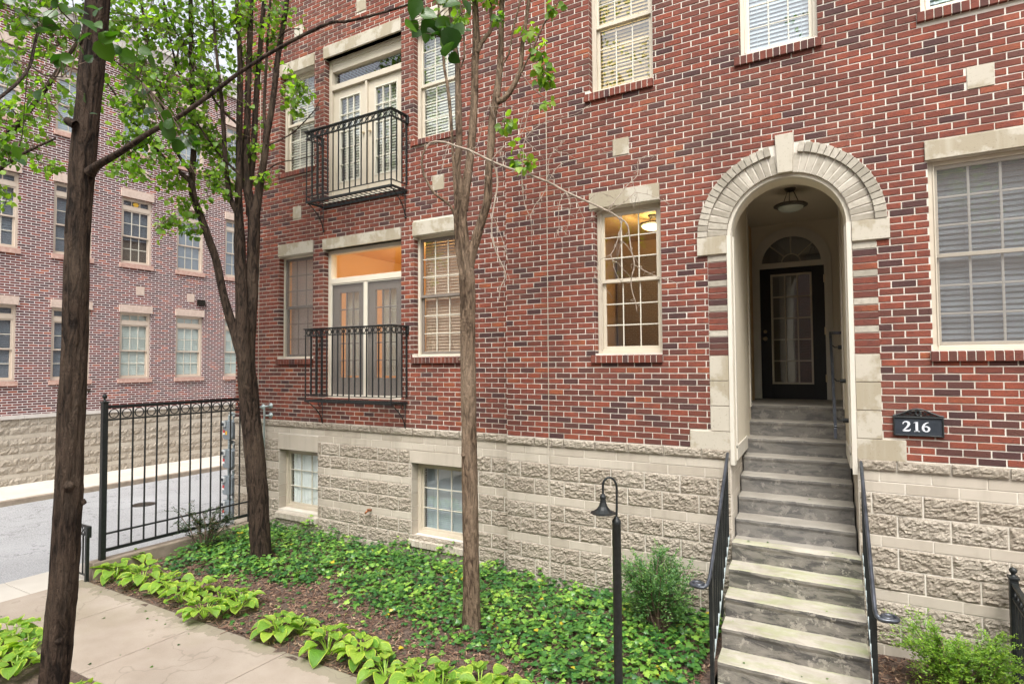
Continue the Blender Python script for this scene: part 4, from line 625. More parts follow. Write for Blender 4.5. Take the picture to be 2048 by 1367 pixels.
def ringmesh(b, c, ro, ri, w0, w1, n=20, axis='u'):
    """flat ring in the (u, v) plane (axis 'u') or the (w, v) plane (axis 'w')"""
    vs = []
    for i in range(n):
        a = 2 * math.pi * i / n
        for r, w in ((ro, w0), (ro, w1), (ri, w1), (ri, w0)):
            p = r * math.cos(a); z = c[2] + r * math.sin(a)
            vs.append((c[0] + p, c[1] + w, z) if axis == 'u' else (c[0] + w, c[1] + p, z))
    b.add(vs, [(4 * i + k, 4 * i + (k + 1) % 4, 4 * ((i + 1) % n) + (k + 1) % 4, 4 * ((i + 1) % n) + k) for i in range(n) for k in range(4)])
def balcony(dz, label):
    F = lambda u, w, v: (u, D1 - w, v + dz); X0, X1, Pj = -7.60, -5.825, .345; zt, zb, zr, zf = .572, .462, -.465, -.545; g = .009
    b = MB(F); h = .017                       # moulded top rail and ring-band lower rail
    for z0, z1, e in ((zt - .012, zt, .012), (zt - .022, zt - .012, .004), (zb - .012, zb, .0)):
        b.box(X0 - h - e, X1 + h + e, Pj - h - e, Pj + h + e, z0, z1)
        for x in (X0, X1): b.box(x - h - e, x + h + e, 0.0, Pj - h - e, z0, z1)
    top = b.build('balcony', M['iron'], house); top['label'] = label
    b = MB(F); n = 15; s = (X1 - X0) / n; cz = (zt - .022 + zb) / 2; ro = .042
    for i in range(n): ringmesh(b, (X0 + (i + .5) * s, Pj, cz), ro, ro - .009, -.006, .006)
    for i in range(n + 1): b.box(X0 + i * s - .006, X0 + i * s + .006, Pj - .006, Pj + .006, zb, zt - .022)
    for x in (X0, X1):
        for j in range(3): ringmesh(b, (x, (j + .5) * Pj / 3, cz), ro, ro - .009, -.006, .006, axis='w')
        for j in range(3): b.box(x - .006, x + .006, j * Pj / 3 - .006 + .01, j * Pj / 3 + .016, zb, zt - .022)
    b.build('ring_band', M['iron'], top)
    t = .0075
    for i in range(n + 1):
        b = MB(F); x = X0 + i * s; e = i in (0, n); mid = i == 8; b.box(x - t, x + t, Pj - t, Pj + t, zf if e or mid else zr, zb - .012); b.build('baluster', M['iron'], top)
    for x in (X0, X1):
        for j in range(3): b = MB(F); y = j * Pj / 3 + (.012 if j == 0 else 0); b.box(x - t * (1.7 if j == 0 else 1), x + t * (1.7 if j == 0 else 1), y - t, y + t, zr, zb - .012); b.build('baluster', M['iron'], top)
    b = MB(F)
    for z0, z1, k in ((zr - .012, zr, .008), (zf - .03, zf, .012)):
        b.box(X0 - k, X1 + k, Pj - k, Pj + k, z0, z1)
        for x in (X0, X1): b.box(x - k, x + k, 0, Pj - k, z0, z1)
    b.box(X0 + .012, X1 - .012, .005, .02, zf - .045, zf - .002); b.build('bottom_frame', M['iron'], top)
    b = MB(F)
    for i in range(1, 18): x = X0 + (X1 - X0) * i / 18; b.box(x - .004, x + .004, .02, Pj - .012, zf - .018, zf - .008)
    for j in range(1, 4): y = Pj * j / 4; b.box(X0 + .012, X1 - .012, y - .004, y + .004, zf - .0075, zf - .001)
    b.build('floor_grille', M['iron'], top)
    for x in (X0 + .02, X1 - .02):
        b = MB(F); pts = [(x, Pj - .01, zf - .03)]
        for i in range(1, 15): a = math.pi / 2 * i / 14; pts.append((x, .06 + (Pj - .07) * (1 - math.sin(a)) ** 1.0 if 0 else .045 + (Pj - .055) * math.cos(a) ** 1.25, zf - .035 - .30 * math.sin(a)))
        pts += [(x, .04, zf - .37), (x, .02, zf - .40)]
        pts = [(x, Pj - .01, zf - .03)] + [(x, .03 + (Pj - .04) * (1 - k) ** 1.6, zf - .03 - .33 * k ** 1.15) for k in [i / 14 for i in range(1, 15)]] + [(x, .012, zf - .39)]
        b.tube(pts, .0085, 8); sp = [(x, .075 + .034 * math.cos(a), zf - .075 + .034 * math.sin(a)) for a in [2 * math.pi * i / 16 for i in range(17)]]; b.tube(sp, .006, 6)
        b.lathe((x, .012, zf - .41), [(0, -.02), (.014, -.012), (.018, 0), (.014, .012), (0, .02)], 10); b.tube([(x, .02, zf - .03), (x, .02, zf - .40)], .006, 6)
        b.build('bracket', M['iron'], top, smooth=True)
    for x, s_ in ((X0, -1), (X1, 1)):
        b = MB(F); b.box(x - .02 + s_ * .02, x + .02 + s_ * .02, -.002, .03, zt - .13, zt - .005); b.build('wall_plate', M['iron'], top, bevel=.004)
balcony(0, 'lower black iron balcony in front of the screened French doors')
balcony(3.14, 'upper black iron balcony in front of the beige French doors')

# ------------------------------------------------------------ rooms seen through glass
b = MB(); x0, x1, y0, y1, z0, z1 = -8.95, -4.3, D1 + .26, 10.5, -.62, 2.25
def roombox(x0, x1, y0, y1, z0, z1, mat, nm):
    b = MB(); b.add([(x0, y0, z0), (x1, y0, z0), (x1, y1, z0), (x0, y1, z0), (x0, y0, z1), (x1, y0, z1), (x1, y1, z1), (x0, y1, z1)], [(0, 1, 2, 3), (4, 7, 6, 5), (1, 5, 6, 2), (2, 6, 7, 3), (3, 7, 4, 0)]); return b.build(nm, mat, house)
roombox(-8.95, -4.2, D1 + .22, 10.5, -.62, 2.25, M['orange'], 'living_room')
roombox(-3.55, -1.45, D2 + .22, 9.6, -.62, 2.02, M['wood'], 'hallway')
b = MB(); b.box(-3.5, -1.47, 9.35, 9.55, -.6, 1.72); b.box(-2.15, -1.5, 8.2, 8.25, -.6, 1.05); b.build('reflection_panel', M['roomdark'], house)  # dark panels added in place of the dark reflections in the middle window
def pt(loc, e, col, r=.12):
    l = bpy.data.lights.new('room_lamp_light', 'POINT'); l.energy = e; l.color = col; l.shadow_soft_size = r; o = bpy.data.objects.new('room_lamp_light', l); sc.collection.objects.link(o); o.location = loc
pt((-6.4, 8.9, 1.5), 36, (1, .78, .46)); pt((-2.5, 8.0, 1.62), 10, (1, .70, .34), .06)
def bowl_lamp(c, r, drop, lit, label):
    """flush bowl on three rods under a round canopy; c = ceiling point"""
    t = thing('ceiling_light', c, label, 'ceiling light'); x, y, z = c
    b = MB(); b.lathe((x, y, z), [(0, -.04), (.045, -.035), (.062, -.015), (.068, 0)], 20); b.build('canopy', M['bronze'], t, smooth=True)
    b = MB()
    for k in range(3): a = 2 * math.pi * k / 3 + .5; b.tube([(x + .04 * math.cos(a), y + .04 * math.sin(a), z - .03), (x + r * .62 * math.cos(a), y + r * .62 * math.sin(a), z - drop + .02)], .005, 6)
    b.build('rod', M['bronze'], t)
    b = MB(); b.lathe((x, y, z - drop), [(r, .0), (r + .004, .012), (r * .9, .028), (r * .78, .03), (r * .74, .018), (r * .76, -.012), (r, 0)], 36); b.build('rim', M['nickel'], t, smooth=True)
    b = MB(); b.lathe((x, y, z - drop), [(r * .78, 0)] + [(r * .78 * math.cos(a), -r * .36 * math.sin(a)) for a in [math.pi / 2 * i / 8 for i in range(1, 9)]], 36); b.build('bowl', M['lit_bowl'] if lit else M['frosted'], t, smooth=True)
bowl_lamp((-.752, 8.01, 2.12), .19, .22, False, 'unlit frosted glass bowl ceiling light inside the arched porch')
bowl_lamp((-2.47, 8.0, 2.02), .19, .14, True, 'glowing warm bowl ceiling light behind the middle window')

# ------------------------------------------------------------ porch: plastered box behind the arch
b = MB(); YB = 10.0; yw = 8.45; C = lambda y, u: (u + SK(y))
LX, RX = AX - AR, AX + AR; tw = .045
def skbox(b, x0, x1, y0, y1, z0, z1):
    b.add([(x0 + SK(y0), y0, z0), (x1 + SK(y0), y0, z0), (x1 + SK(y1), y1, z0), (x0 + SK(y1), y1, z0), (x0 + SK(y0), y0, z1), (x1 + SK(y0), y0, z1), (x1 + SK(y1), y1, z1), (x0 + SK(y1), y1, z1)],
          [(0, 3, 2, 1), (4, 5, 6, 7), (0, 1, 5, 4), (1, 2, 6, 5), (2, 3, 7, 6), (3, 0, 4, 7)])
# side panels follow the slope of the steps at their foot
for s in (-1, 1):
    e = LX if s < 0 else RX; i = e - s * tw; yf = D2 + .012
    prof = [(yf, -1.06), (yf + .12, -1.06 + .04), (7.75, -.80), (7.75, -1.0), (yw, -1.0), (yw, 2.12), (yf + .30, 2.12), (yf + .30, AZ), (yf, AZ)] if 0 else [(yf, -1.05), (7.85, -1.05), (yw, -1.05), (yw, 2.12), (yf + .28, 2.12), (yf + .28, AZ), (yf, AZ)]
    b.add([(e + SK(y), y, z) for y, z in prof] + [(i + SK(y), y, z) for y, z in prof], [tuple(range(7)), tuple(range(13, 6, -1))] + [(k, 7 + k, 7 + (k + 1) % 7, (k + 1) % 7) for k in range(7)])
skbox(b, LX - .35, LX - .30, yw, YB, -.6, 2.12); skbox(b, RX + .12, RX + .17, yw, YB, -.6, 2.12)
skbox(b, LX - .35, LX, yw - .05, yw + .001, -.6, 2.12); skbox(b, RX, RX + .17, yw - .05, yw + .001, -.6, 2.12)
# back wall round the door with its arched fanlight
DX0, DX1 = -1.40, -.505; DR = (DX1 - DX0) / 2; DC = (DX0 + DX1) / 2; DT = 1.44; FR = .44; FZ = 1.50
xa, xb = LX - .40 + SK(YB), RX + .25 + SK(YB)
b.add([(xa, YB, -.6), (DX0, YB, -.6), (DX0, YB, FZ), (xa, YB, FZ)], [(0, 1, 2, 3)]); b.add([(DX1, YB, -.6), (xb, YB, -.6), (xb, YB, FZ), (DX1, YB, FZ)], [(0, 1, 2, 3)])
b.add([(DX0, YB, 1.44), (DX1, YB, 1.44), (DX1, YB, 1.50), (DX0, YB, 1.50)], [(0, 1, 2, 3)])
b.add([(xa, YB, FZ), (DC - FR, YB, FZ), (DC - FR, YB, 2.15), (xa, YB, 2.15)], [(0, 1, 2, 3)]); b.add([(DC + FR, YB, FZ), (xb, YB, FZ), (xb, YB, 2.15), (DC + FR, YB, 2.15)], [(0, 1, 2, 3)])
for k in range(24):
    p, q = math.pi * k / 24, math.pi * (k + 1) / 24; b.add([(DC + FR * math.cos(p), YB, FZ + FR * math.sin(p)), (DC + FR * math.cos(q), YB, FZ + FR * math.sin(q)), (DC + FR * math.cos(q), YB, 2.15), (DC + FR * math.cos(p), YB, 2.15)], [(0, 1, 2, 3)])
skbox(b, LX - .4, RX + .3, D2 + .29, YB + .01, 2.12, 2.16)
# barrel soffit at the arch
for k in range(24):
    p, q = math.pi * k / 24, math.pi * (k + 1) / 24; r = AR - .04; y0, y1 = D2 + .012, D2 + .32
    b.add([(AX + r * math.cos(p), y0, AZ + r * math.sin(p)), (AX + r * math.cos(q), y0, AZ + r * math.sin(q)), (AX + r * math.cos(q) + SK(y1), y1, AZ + r * math.sin(q)), (AX + r * math.cos(p) + SK(y1), y1, AZ + r * math.sin(p))], [(0, 1, 2, 3)])
for k in range(24):
    p, q = math.pi * k / 24, math.pi * (k + 1) / 24; r = AR - .04; y1 = D2 + .32
    b.add([(AX + r * math.cos(p) + SK(y1), y1, AZ + r * math.sin(p)), (AX + r * math.cos(q) + SK(y1), y1, AZ + r * math.sin(q)), (AX + r * math.cos(q) + SK(y1), y1, 2.125), (AX + r * math.cos(p) + SK(y1), y1, 2.125)], [(0, 1, 2, 3)])
porch = b.build('porch', M['stucco'], house)
# block cheeks under the panels, each side of the steps
b = MB(); rn = random.Random(6)
for s in (-1, 1):
    e = LX if s < 0 else RX
    for j in range(12):
        z1 = -.60 - .203 * j; z0 = z1 - .203
        y = D2 + .10 - (.2 if j % 2 else 0)
        while y < yw:
            ya, yb = max(y, D2 + .005), min(y + .4, yw); b.a = rn.random(); b.m = 0
            if yb - ya > .03: skbox(b, min(e + .003 * -s, e - s * -.06), max(e + .003 * -s, e - s * -.06), ya + .004, yb - .004, z0 + .004, z1 - .004)
            y += .4
    b.m = 1; skbox(b, min(e, e + s * .07), max(e, e + s * .07), D2 + .01, yw, -3, -.58)
b.build('cheek_wall', [M['smooth'], M['mortar']], house)
# front trim: jamb boards and curved head
b = MB(F2)
for s in (-1, 1):
    e = LX if s < 0 else RX; i = e - s * .042; b.box(min(e, i), max(e, i), -.09, .016, -1.09, AZ)
n = 28
for k in range(n):
    p, q = math.pi * k / n, math.pi * (k + 1) / n; r0, r1 = AR - .042, AR + .002
    b.prism([(AX + r0 * math.cos(p), AZ + r0 * math.sin(p)), (AX + r1 * math.cos(p), AZ + r1 * math.sin(p)), (AX + r1 * math.cos(q), AZ + r1 * math.sin(q)), (AX + r0 * math.cos(q), AZ + r0 * math.sin(q))], -.09, -.03)
b.build('arch_trim', M['trimwhite'], porch)
b = MB()
for s in (-1, 1):                       # skirt boards, corner boards
    e = (LX + tw) if s < 0 else (RX - tw); i = e - s * .014; yf = D2 + .10
    pr = [(yf, -1.05), (7.85, -1.05), (7.85, -.90), (yf, -.90)]; b.add([(e + SK(y), y, z) for y, z in pr] + [(i + SK(y), y, z) for y, z in pr], [(0, 1, 2, 3), (7, 6, 5, 4)] + [(k, 4 + k, 4 + (k + 1) % 4, (k + 1) % 4) for k in range(4)])
    skbox(b, min(e, i), max(e, i), yw - .12, yw + .002, -.58, 2.11); skbox(b, min(e, i), max(e, i), D2 + .10, D2 + .16, -.92, AZ)
b.build('porch_trim', M['trimwhite'], porch)
b = MB(); yd = YB - .03; w = .075
skb = lambda x0, x1, y0, y1, z0, z1: b.box(x0, x1, y0, y1, z0, z1)
skb(DX0 - .10, DX0, yd, YB - .003, -.56, FZ); skb(DX1, DX1 + .10, yd, YB - .003, -.56, FZ); skb(DX0 - .0, DX1 + .0, yd - .002, YB + .05, DT, FZ + .02)
n = 28
for k in range(n):
    p, q = math.pi * k / n, math.pi * (k + 1) / n; r0, r1 = FR - .03, FR + .11
    pts = [(DC + r0 * math.cos(p), FZ + r0 * math.sin(p)), (DC + r1 * math.cos(p), FZ + r1 * math.sin(p)), (DC + r1 * math.cos(q), FZ + r1 * math.sin(q)), (DC + r0 * math.cos(q), FZ + r0 * math.sin(q))]
    b.prism([(x, z) for x, z in pts], YB - .03, YB - .002)
door = b.build('entry_door', M['trimwhite'], house)
b = MB(); r = FR - .03
for a in (45, 90, 135):
    c, s_ = math.cos(R_(a)), math.sin(R_(a)); p0 = Vector((DC + .13 * c, YB + .02, FZ + .02 + .13 * s_)); p1 = Vector((DC + r * c, YB + .02, FZ + r * s_)); b.tube([p0, p1], .011, 4)
b.tube([(DC + .13 * math.cos(a), YB + .02, FZ + .02 + .13 * math.sin(a)) for a in [math.pi * i / 14 for i in range(15)]], .011, 4); b.build('fanlight_muntin', M['beige'], door)
b = MB(); b.add([(DC, YB + .03, FZ)] + [(DC + FR * math.cos(math.pi * i / 20), YB + .03, FZ + FR * math.sin(math.pi * i / 20)) for i in range(21)], [tuple(range(22))]); b.build('fanlight_pane', M['glassdark'], door)
b = MB(); y0, y1 = YB + .0, YB + .045; gx0, gx1, gz0, gz1 = -1.245, -.675, -.335, 1.345
b.box(DX0, gx0, y0, y1, -.56, DT); b.box(gx1, DX1, y0, y1, -.56, DT); b.box(gx0, gx1, y0, y1, -.56, gz0); b.box(gx0, gx1, y0, y1, gz1, DT); b.build('door_leaf', M['doorblack'], door, bevel=.003)
b = MB(lambda u, w, v: (u, YB - w, v)); ring4(b, gx0, gx1, gz0, gz1, .026, -.03, .012); grid(b, gx0 + .026, gx1 - .026, gz0 + .026, gz1 - .026, 3, 5, -.022, .006, .018); b.build('door_muntin', M['beige'], door)
b = MB(); b.add([(gx0, YB + .03, gz0), (gx1, YB + .03, gz0), (gx1, YB + .03, gz1), (gx0, YB + .03, gz1)], [(0, 1, 2, 3)]); b.build('door_pane', M['glassdark'], door)
b = MB(lambda u, w, v: (u, YB - v, w)); b.lathe((-1.335, .36, .0), [(.034, 0), (.034, .006), (.014, .012), (.014, .03), (.026, .04), (.030, .055), (.022, .068), (0, .072)], 18); b.lathe((-1.335, .47, 0), [(.026, 0), (.026, .01), (.0, .014)], 16); b.build('door_knob', M['brass'], door, smooth=True)
for z in (-.30, .40, 1.18): b = MB(); b.box(DX1 - .012, DX1 + .012, YB - .034, YB - .004, z, z + .11); b.build('hinge', M['brass'], door)
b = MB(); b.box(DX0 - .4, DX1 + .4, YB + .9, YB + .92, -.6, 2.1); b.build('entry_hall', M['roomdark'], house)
b = MB(); b.box(LX - .30 + SK(9.2), LX - .29 + SK(9.2), 9.15, 9.27, .62, .84); b.build('intercom', M['white'], house, bevel=.003)
# porch handrail on the right wall
hr = thing('porch_handrail', (-.25, 7.6, .1), 'worn square black handrail on wall brackets inside the arched entry', 'handrail')
def rx(y, o=.13): return RX - tw - o + SK(y)
p = [(rx(8.55), 8.55, .36), (rx(7.02), 7.02, -.68)]
b = MB(); d = .016
def barbox(b, p, q, h, wv=.014):
    p, q = Vector(p), Vector(q); t = (q - p).normalized(); x = t.cross(Vector((0, 0, 1))).normalized(); y = x.cross(t)
    vs = [c + x * sx * wv + y * sy * h for c in (p, q) for sx, sy in ((-1, -1), (1, -1), (1, 1), (-1, 1))]; b.add(vs, [(0, 1, 2, 3), (7, 6, 5, 4), (0, 4, 5, 1), (1, 5, 6, 2), (2, 6, 7, 3), (3, 7, 4, 0)])
barbox(b, p[0], p[1], .024, .015); barbox(b, p[1], (p[1][0], p[1][1] - .005, p[1][2] - .11), .024, .015); barbox(b, p[0], (p[0][0] + .12, p[0][1], p[0][2]), .018, .012); b.build('rail', M['rail'], hr, bevel=.004)
for f in (.12, .5, .88):
    y = 8.55 + (7.02 - 8.55) * f; z = .36 + (-.68 - .36) * f; b = MB(); b.tube([(rx(y), y, z - .02), (rx(y, .09), y, z - .06), (rx(y, .03), y, z - .06)], .007, 8); b.tube([(rx(y, .055), y, z - .06), (rx(y, .0), y, z - .06)], .024, 14); b.build('bracket', M['iron'], hr, smooth=False)

# ------------------------------------------------------------ steps
st = thing('concrete_steps', (-.7, 6, -2.8), 'weathered mossy concrete steps climbing to the arched entry', 'steps')
NS = 13; RISE, TRD, YN, ZN = .187, .27, 8.5, -.56
prof = []                                  # (y, z) nosings from the landing down
prof.append((YB + .02, ZN)); 
for n in range(NS):
    y = YN - TRD * n; z = ZN - RISE * n
    if n: prof.append((y + TRD - .018, z))
    prof += [(y + .012, z), (y, z - .008), (y - .002, z - .03), (y + .008, z - .06), (y + .010, z - RISE + .001)]
prof.append((YN - TRD * (NS - 1) + .01, -3.0)); 
nx = 26; vs = []; 
for i in range(nx + 1):
    for y, z in prof:
        x0, x1 = (LX + .02, RX - .02) if y > D2 else (LX + .005, RX + .005)
        if y > yw - .1: x0, x1 = LX - .3, RX + .12
        x = x0 + (x1 - x0) * i / nx + SK(y)
        e = noise.noise(Vector((x * 6, y * 5, z * 5))) * .006 + noise.noise(Vector((x * 25, y * 20, z * 20))) * .0025
        vs.append((x, y + e, z + e * .8))
K = len(prof); fs = [(i * K + k, i * K + k + 1, (i + 1) * K + k + 1, (i + 1) * K + k) for i in range(nx) for k in range(K - 1)]
b = MB(); b.add(vs, fs)
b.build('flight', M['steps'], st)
b = MB()                                   # solid sides under the flight
for s in (-1, 1):
    e = LX + .006 if s < 0 else RX + .004
    for n in range(5, NS):
        y = YN - TRD * n; z = ZN - RISE * n; b.box(e - .002 + SK(y), e + .002 + SK(y), y + .01, y + TRD + .01, -3.0, z - .004)
b.build('stringer', M['steps'], st)

# ------------------------------------------------------------ stair railings with scrolled ends
def stair_rail(side, label):
    e = (LX - .025) if side < 0 else (RX + .025)
    X = lambda y: e + SK(y)
    y0, z0, y1, z1 = 6.66, -.965, 5.42, -1.84
    t = thing('stair_railing', (X(5.42), 5.42, -2.8), label, 'railing')
    pts = [Vector((X(y0), y0, z0))] + [Vector((X(y0 + (y1 - y0) * i / 10), y0 + (y1 - y0) * i / 10, z0 + (z1 - z0) * i / 10)) for i in range(1, 11)]
    # ease out of the slope, level off and curl away from the steps
    px = X(y1); pts += [Vector((px + side * .004, y1 - .05, z1 - .045)), Vector((px + side * .014, y1 - .09, z1 - .07)), Vector((px + side * .035, y1 - .115, z1 - .082)), Vector((px + side * .065, y1 - .12, z1 - .083))]
    cx, cy, cz = px + side * .09, y1 - .055, z1 - .08; r = .068
    for i in range(1, 26):
        a = -math.pi / 2 + .35 + 2 * math.pi * 1.25 * i / 25; rr = r * (1 - .75 * i / 25); pts.append(Vector((cx + side * rr * math.cos(a), cy + rr * math.sin(a), cz)))
    b = MB(); b.tube(pts, .0165, 10); b.tube([p + Vector((0, 0, .010)) for p in pts[:14]], [.011] * 14, 8); b.build('handrail', M['rail'], t, smooth=True)
    b = MB(); b.lathe((cx, cy, cz - .004), [(0, .016), (.03, .014), (.045, .004), (.03, -.01), (0, -.012)], 18); b.build('scroll_cap', M['rail'], t, smooth=True)
    sl = (z1 - z0) / (y1 - y0); zr = lambda y: z0 + (y - y0) * sl
    zb_ = lambda y: ZN - RISE * ((YN - y) / TRD) + .05
    nb = 12
    for i in range(nb):
        y = 6.60 - i * (6.60 - 5.44) / (nb - 1); x = X(y); last = i == nb - 1; mid = i in (5,); h = .016 if last else (.012 if mid else .0075)
        b = MB(); b.box(x - h, x + h, y - h, y + h, -2.82 if last else (zb_(y) - (.25 if mid else 0)), zr(y) - .012); b.build('newel_post' if last else 'baluster', M['iron'], t)
    b = MB(); barbox(b, (X(6.62), 6.62, zb_(6.62)), (X(5.44), 5.44, zb_(5.44)), .009, .012); b.build('bottom_rail', M['galv'], t)
    b = MB(); barbox(b, (X(6.62), 6.62, zr(6.62) - .02), (X(5.44), 5.44, zr(5.44) - .02), .006, .014); b.build('top_channel', M['iron'], t)
    return t
stair_rail(-1, 'black iron stair railing on the left side of the steps, scrolled end over the shrub')
stair_rail(1, 'black iron stair railing right of the steps, its scrolled end above the yellow green shrub')

# ------------------------------------------------------------ house number plaque
sg = thing('house_number_sign', (.4, 6.7, -.6), 'black cast plaque reading 216 on the brick right of the entry', 'sign')
F = lambda u, w, v: (u, D2 - .003 - w, v); x0, x1, z0, z1 = .205, .595, -.695, -.515
b = MB(F); b.box(x0 + .012, x1 - .012, 0, .018, z0 + .012, z1 - .012); b.build('plate', M['plate'], sg)
b = MB(F); ring4(b, x0, x1, z0, z1, .014, 0, .028); b.build('frame', M['iron'], sg, bevel=.004)
b = MB(F); cx = (x0 + x1) / 2
for s in (-1, 1):
    b.tube([(cx + s * u, .012, z1 + v) for u, v in ((.195, .008), (.165, .012), (.12, .030), (.075, .052), (.035, .068), (0, .073))], .008, 6)
    for c, r in (((.125, .016), .017), ((.08, .024), .022), ((.032, .034), .022)): b.tube([(cx + s * (c[0] + r * math.cos(a)), .010, z1 + c[1] + r * .7 * math.sin(a)) for a in [2 * math.pi * i / 14 for i in range(15)]], .0045, 5)
    b.tube([(cx + s * u, .012, z1 + v) for u, v in ((.0, .008), (.02, .03), (.012, .055), (0, .068))], .008, 6)
b.box(x0 - .002, x1 + .002, 0, .022, z1 - .002, z1 + .008); b.build('crest', M['iron'], sg, smooth=False)
def stroke(b, pts, wd, ox, oz, sc_):
    P = [Vector((ox + p[0] * sc_, oz + p[1] * sc_)) for p in pts]; k = len(P); vs = []
    for i in range(k):
        t = (P[min(i + 1, k - 1)] - P[max(i - 1, 0)]).normalized(); nrm = Vector((-t.y, t.x)) * wd[i] * sc_ / 2
        for w in (.016, .0225): vs += [(P[i].x + nrm.x, w, P[i].y + nrm.y), (P[i].x - nrm.x, w, P[i].y - nrm.y)]
    fs = []
    for i in range(k - 1):
        a, c = 4 * i, 4 * i + 4; fs += [(a + 2, c + 2, c + 3, a + 3), (a, a + 2, a + 3, a + 1)] + [(a, c, c + 2, a + 2), (a + 1, a + 3, c + 3, c + 1)]
    b.add(vs, fs)
S = .092; oz = -.652
b = MB(F)
stroke(b, [(.06, .74), (.12, .90), (.26, .985), (.42, .98), (.55, .88), (.58, .74), (.52, .58), (.38, .40), (.20, .22), (.06, .09)], [.10, .09, .10, .15, .22, .23, .20, .14, .10, .09], cx - .125, oz, S)
stroke(b, [(.04, .085), (.30, .085), (.52, .085), (.64, .13), (.72, .26)], [.17, .18, .17, .13, .03], cx - .125, oz, S); b.build('numeral', M['silver'], sg)
b = MB(F); stroke(b, [(.33, .0), (.33, .5), (.33, 1.0)], [.22, .22, .22], cx - .042, oz, S); stroke(b, [(.10, .035), (.33, .035), (.58, .035)], [.06, .08, .06], cx - .042, oz, S); stroke(b, [(.06, .88), (.2, .93), (.32, 1.0)], [.03, .08, .05], cx - .042, oz, S); b.build('numeral', M['silver'], sg)
b = MB(F); stroke(b, [(.62, .97), (.44, .90), (.26, .74), (.17, .52), (.155, .34), (.22, .15), (.36, .05), (.52, .07), (.63, .18), (.66, .33), (.60, .47), (.47, .56), (.33, .54), (.2, .44)], [.05, .10, .16, .22, .22, .17, .10, .11, .17, .20, .17, .11, .09, .04], cx + .022, oz, S); b.build('numeral', M['silver'], sg)

# ------------------------------------------------------------ ground
def gz(x, y):
    t = min(1, max(0, (y - 4.1) / 2.2)); t = t * t * (3 - 2 * t); return -2.875 + .12 * t + .018 * noise.noise(Vector((x * 1.7, y * 1.7, 0))) + .008 * noise.noise(Vector((x * 6, y * 6, 4)))
def sheet(name, x0, x1, y0, y1, zf, mat, nx, ny):
    vs = [(x0 + (x1 - x0) * i / nx, y0 + (y1 - y0) * j / ny) for j in range(ny + 1) for i in range(nx + 1)]; vs = [(x, y, zf(x, y)) for x, y in vs]; W = nx + 1
    b = MB(); b.add(vs, [(j * W + i, j * W + i + 1, (j + 1) * W + i + 1, (j + 1) * W + i) for j in range(ny) for i in range(nx)]); return prop(b.build(name, mat, smooth=True), kind='structure')
b = MB(); b.add([(-70, -70, -3.3), (60, -70, -3.3), (60, 90, -3.3), (-70, 90, -3.3)], [(0, 1, 2, 3)]); prop(b.build('ground', M['ground']), kind='structure')
sheet('garden_bed', -9.05, -1.22, 4.04, 6.95, gz, M['soil'], 130, 55)
sheet('garden_bed', -.13, 5, 3.0, 6.80, lambda x, y: gz(x, y) - .0, M['soil'], 60, 50)
sheet('garden_bed', -9.0, 5, -3, 2.86, lambda x, y: -2.87 + .02 * noise.noise(Vector((x * 2, y * 2, 0))), M['soil'], 90, 60)
b = MB()                                   # path slabs
xs = [-9.2, -7.78, -6.42, -5.07, -3.72, -2.37, -1.02, .33, 1.68, 3.0]
for a, c in zip(xs, xs[1:]): b.box(a + .005, c - .005, 2.87, 4.115 - .02 * (a + 9.2) * 0, -3.1, -2.87)
b.box(-1.25, -.10, 4.12, 5.4, -3.1, -2.872)
prop(b.build('path', M['path'], bevel=.006), kind='structure')
b = MB(); b.box(-9.2, 3, 2.88, 4.11, -3.1, -2.885); prop(b.build('path_joint', M['soil']), kind='structure')
b = MB()                                   # near sidewalk along the street
ys = [-8, -6.4, -4.8, -3.2, -1.6, 0, 1.6, 3.55, 5.1, 6.7, 8.3, 9.9, 11.5, 13, 15]
for a, c in zip(ys, ys[1:]): b.box(-10.02, -9.205, a + .004, c - .004, -3.2, -2.885)
prop(b.build('sidewalk', M['ribbon'], bevel=.006), kind='structure')
sheet('street', -16.72, -10.02, -14, 40, lambda x, y: -2.93 - .19 * min(1, (-10.02 - x) / 5.0), M['asphalt'], 10, 12)
b = MB(); b.box(-16.85, -16.70, -14, 40, -3.3, -3.0); prop(b.build('kerb', M['kerb'], bevel=.01), kind='structure')
b = MB()
for k in range(-9, 26): b.box(-18.9, -16.853, k * 1.52 + .004, k * 1.52 + 1.512, -3.3, -3.004)
prop(b.build('far_sidewalk', M['ribbon'], bevel=.006), kind='structure')
b = MB(); b.lathe((-13.9, 7.42, -3.067), [(0, .012), (.20, .012), (.21, .009), (.23, .009), (.235, .0)], 28); t = b.build('manhole_cover', M['bronze'], bevel=0); prop(t, 'small round iron cover set in the street asphalt', 'manhole cover')
b = MB(); b.box(-9.25, -9.06, 4.18, 6.9, -3.0, -2.66); t = b.build('low_wall', M['kerb'], bevel=.012); prop(t, 'low concrete kerb wall carrying the tall iron fence', 'low wall')

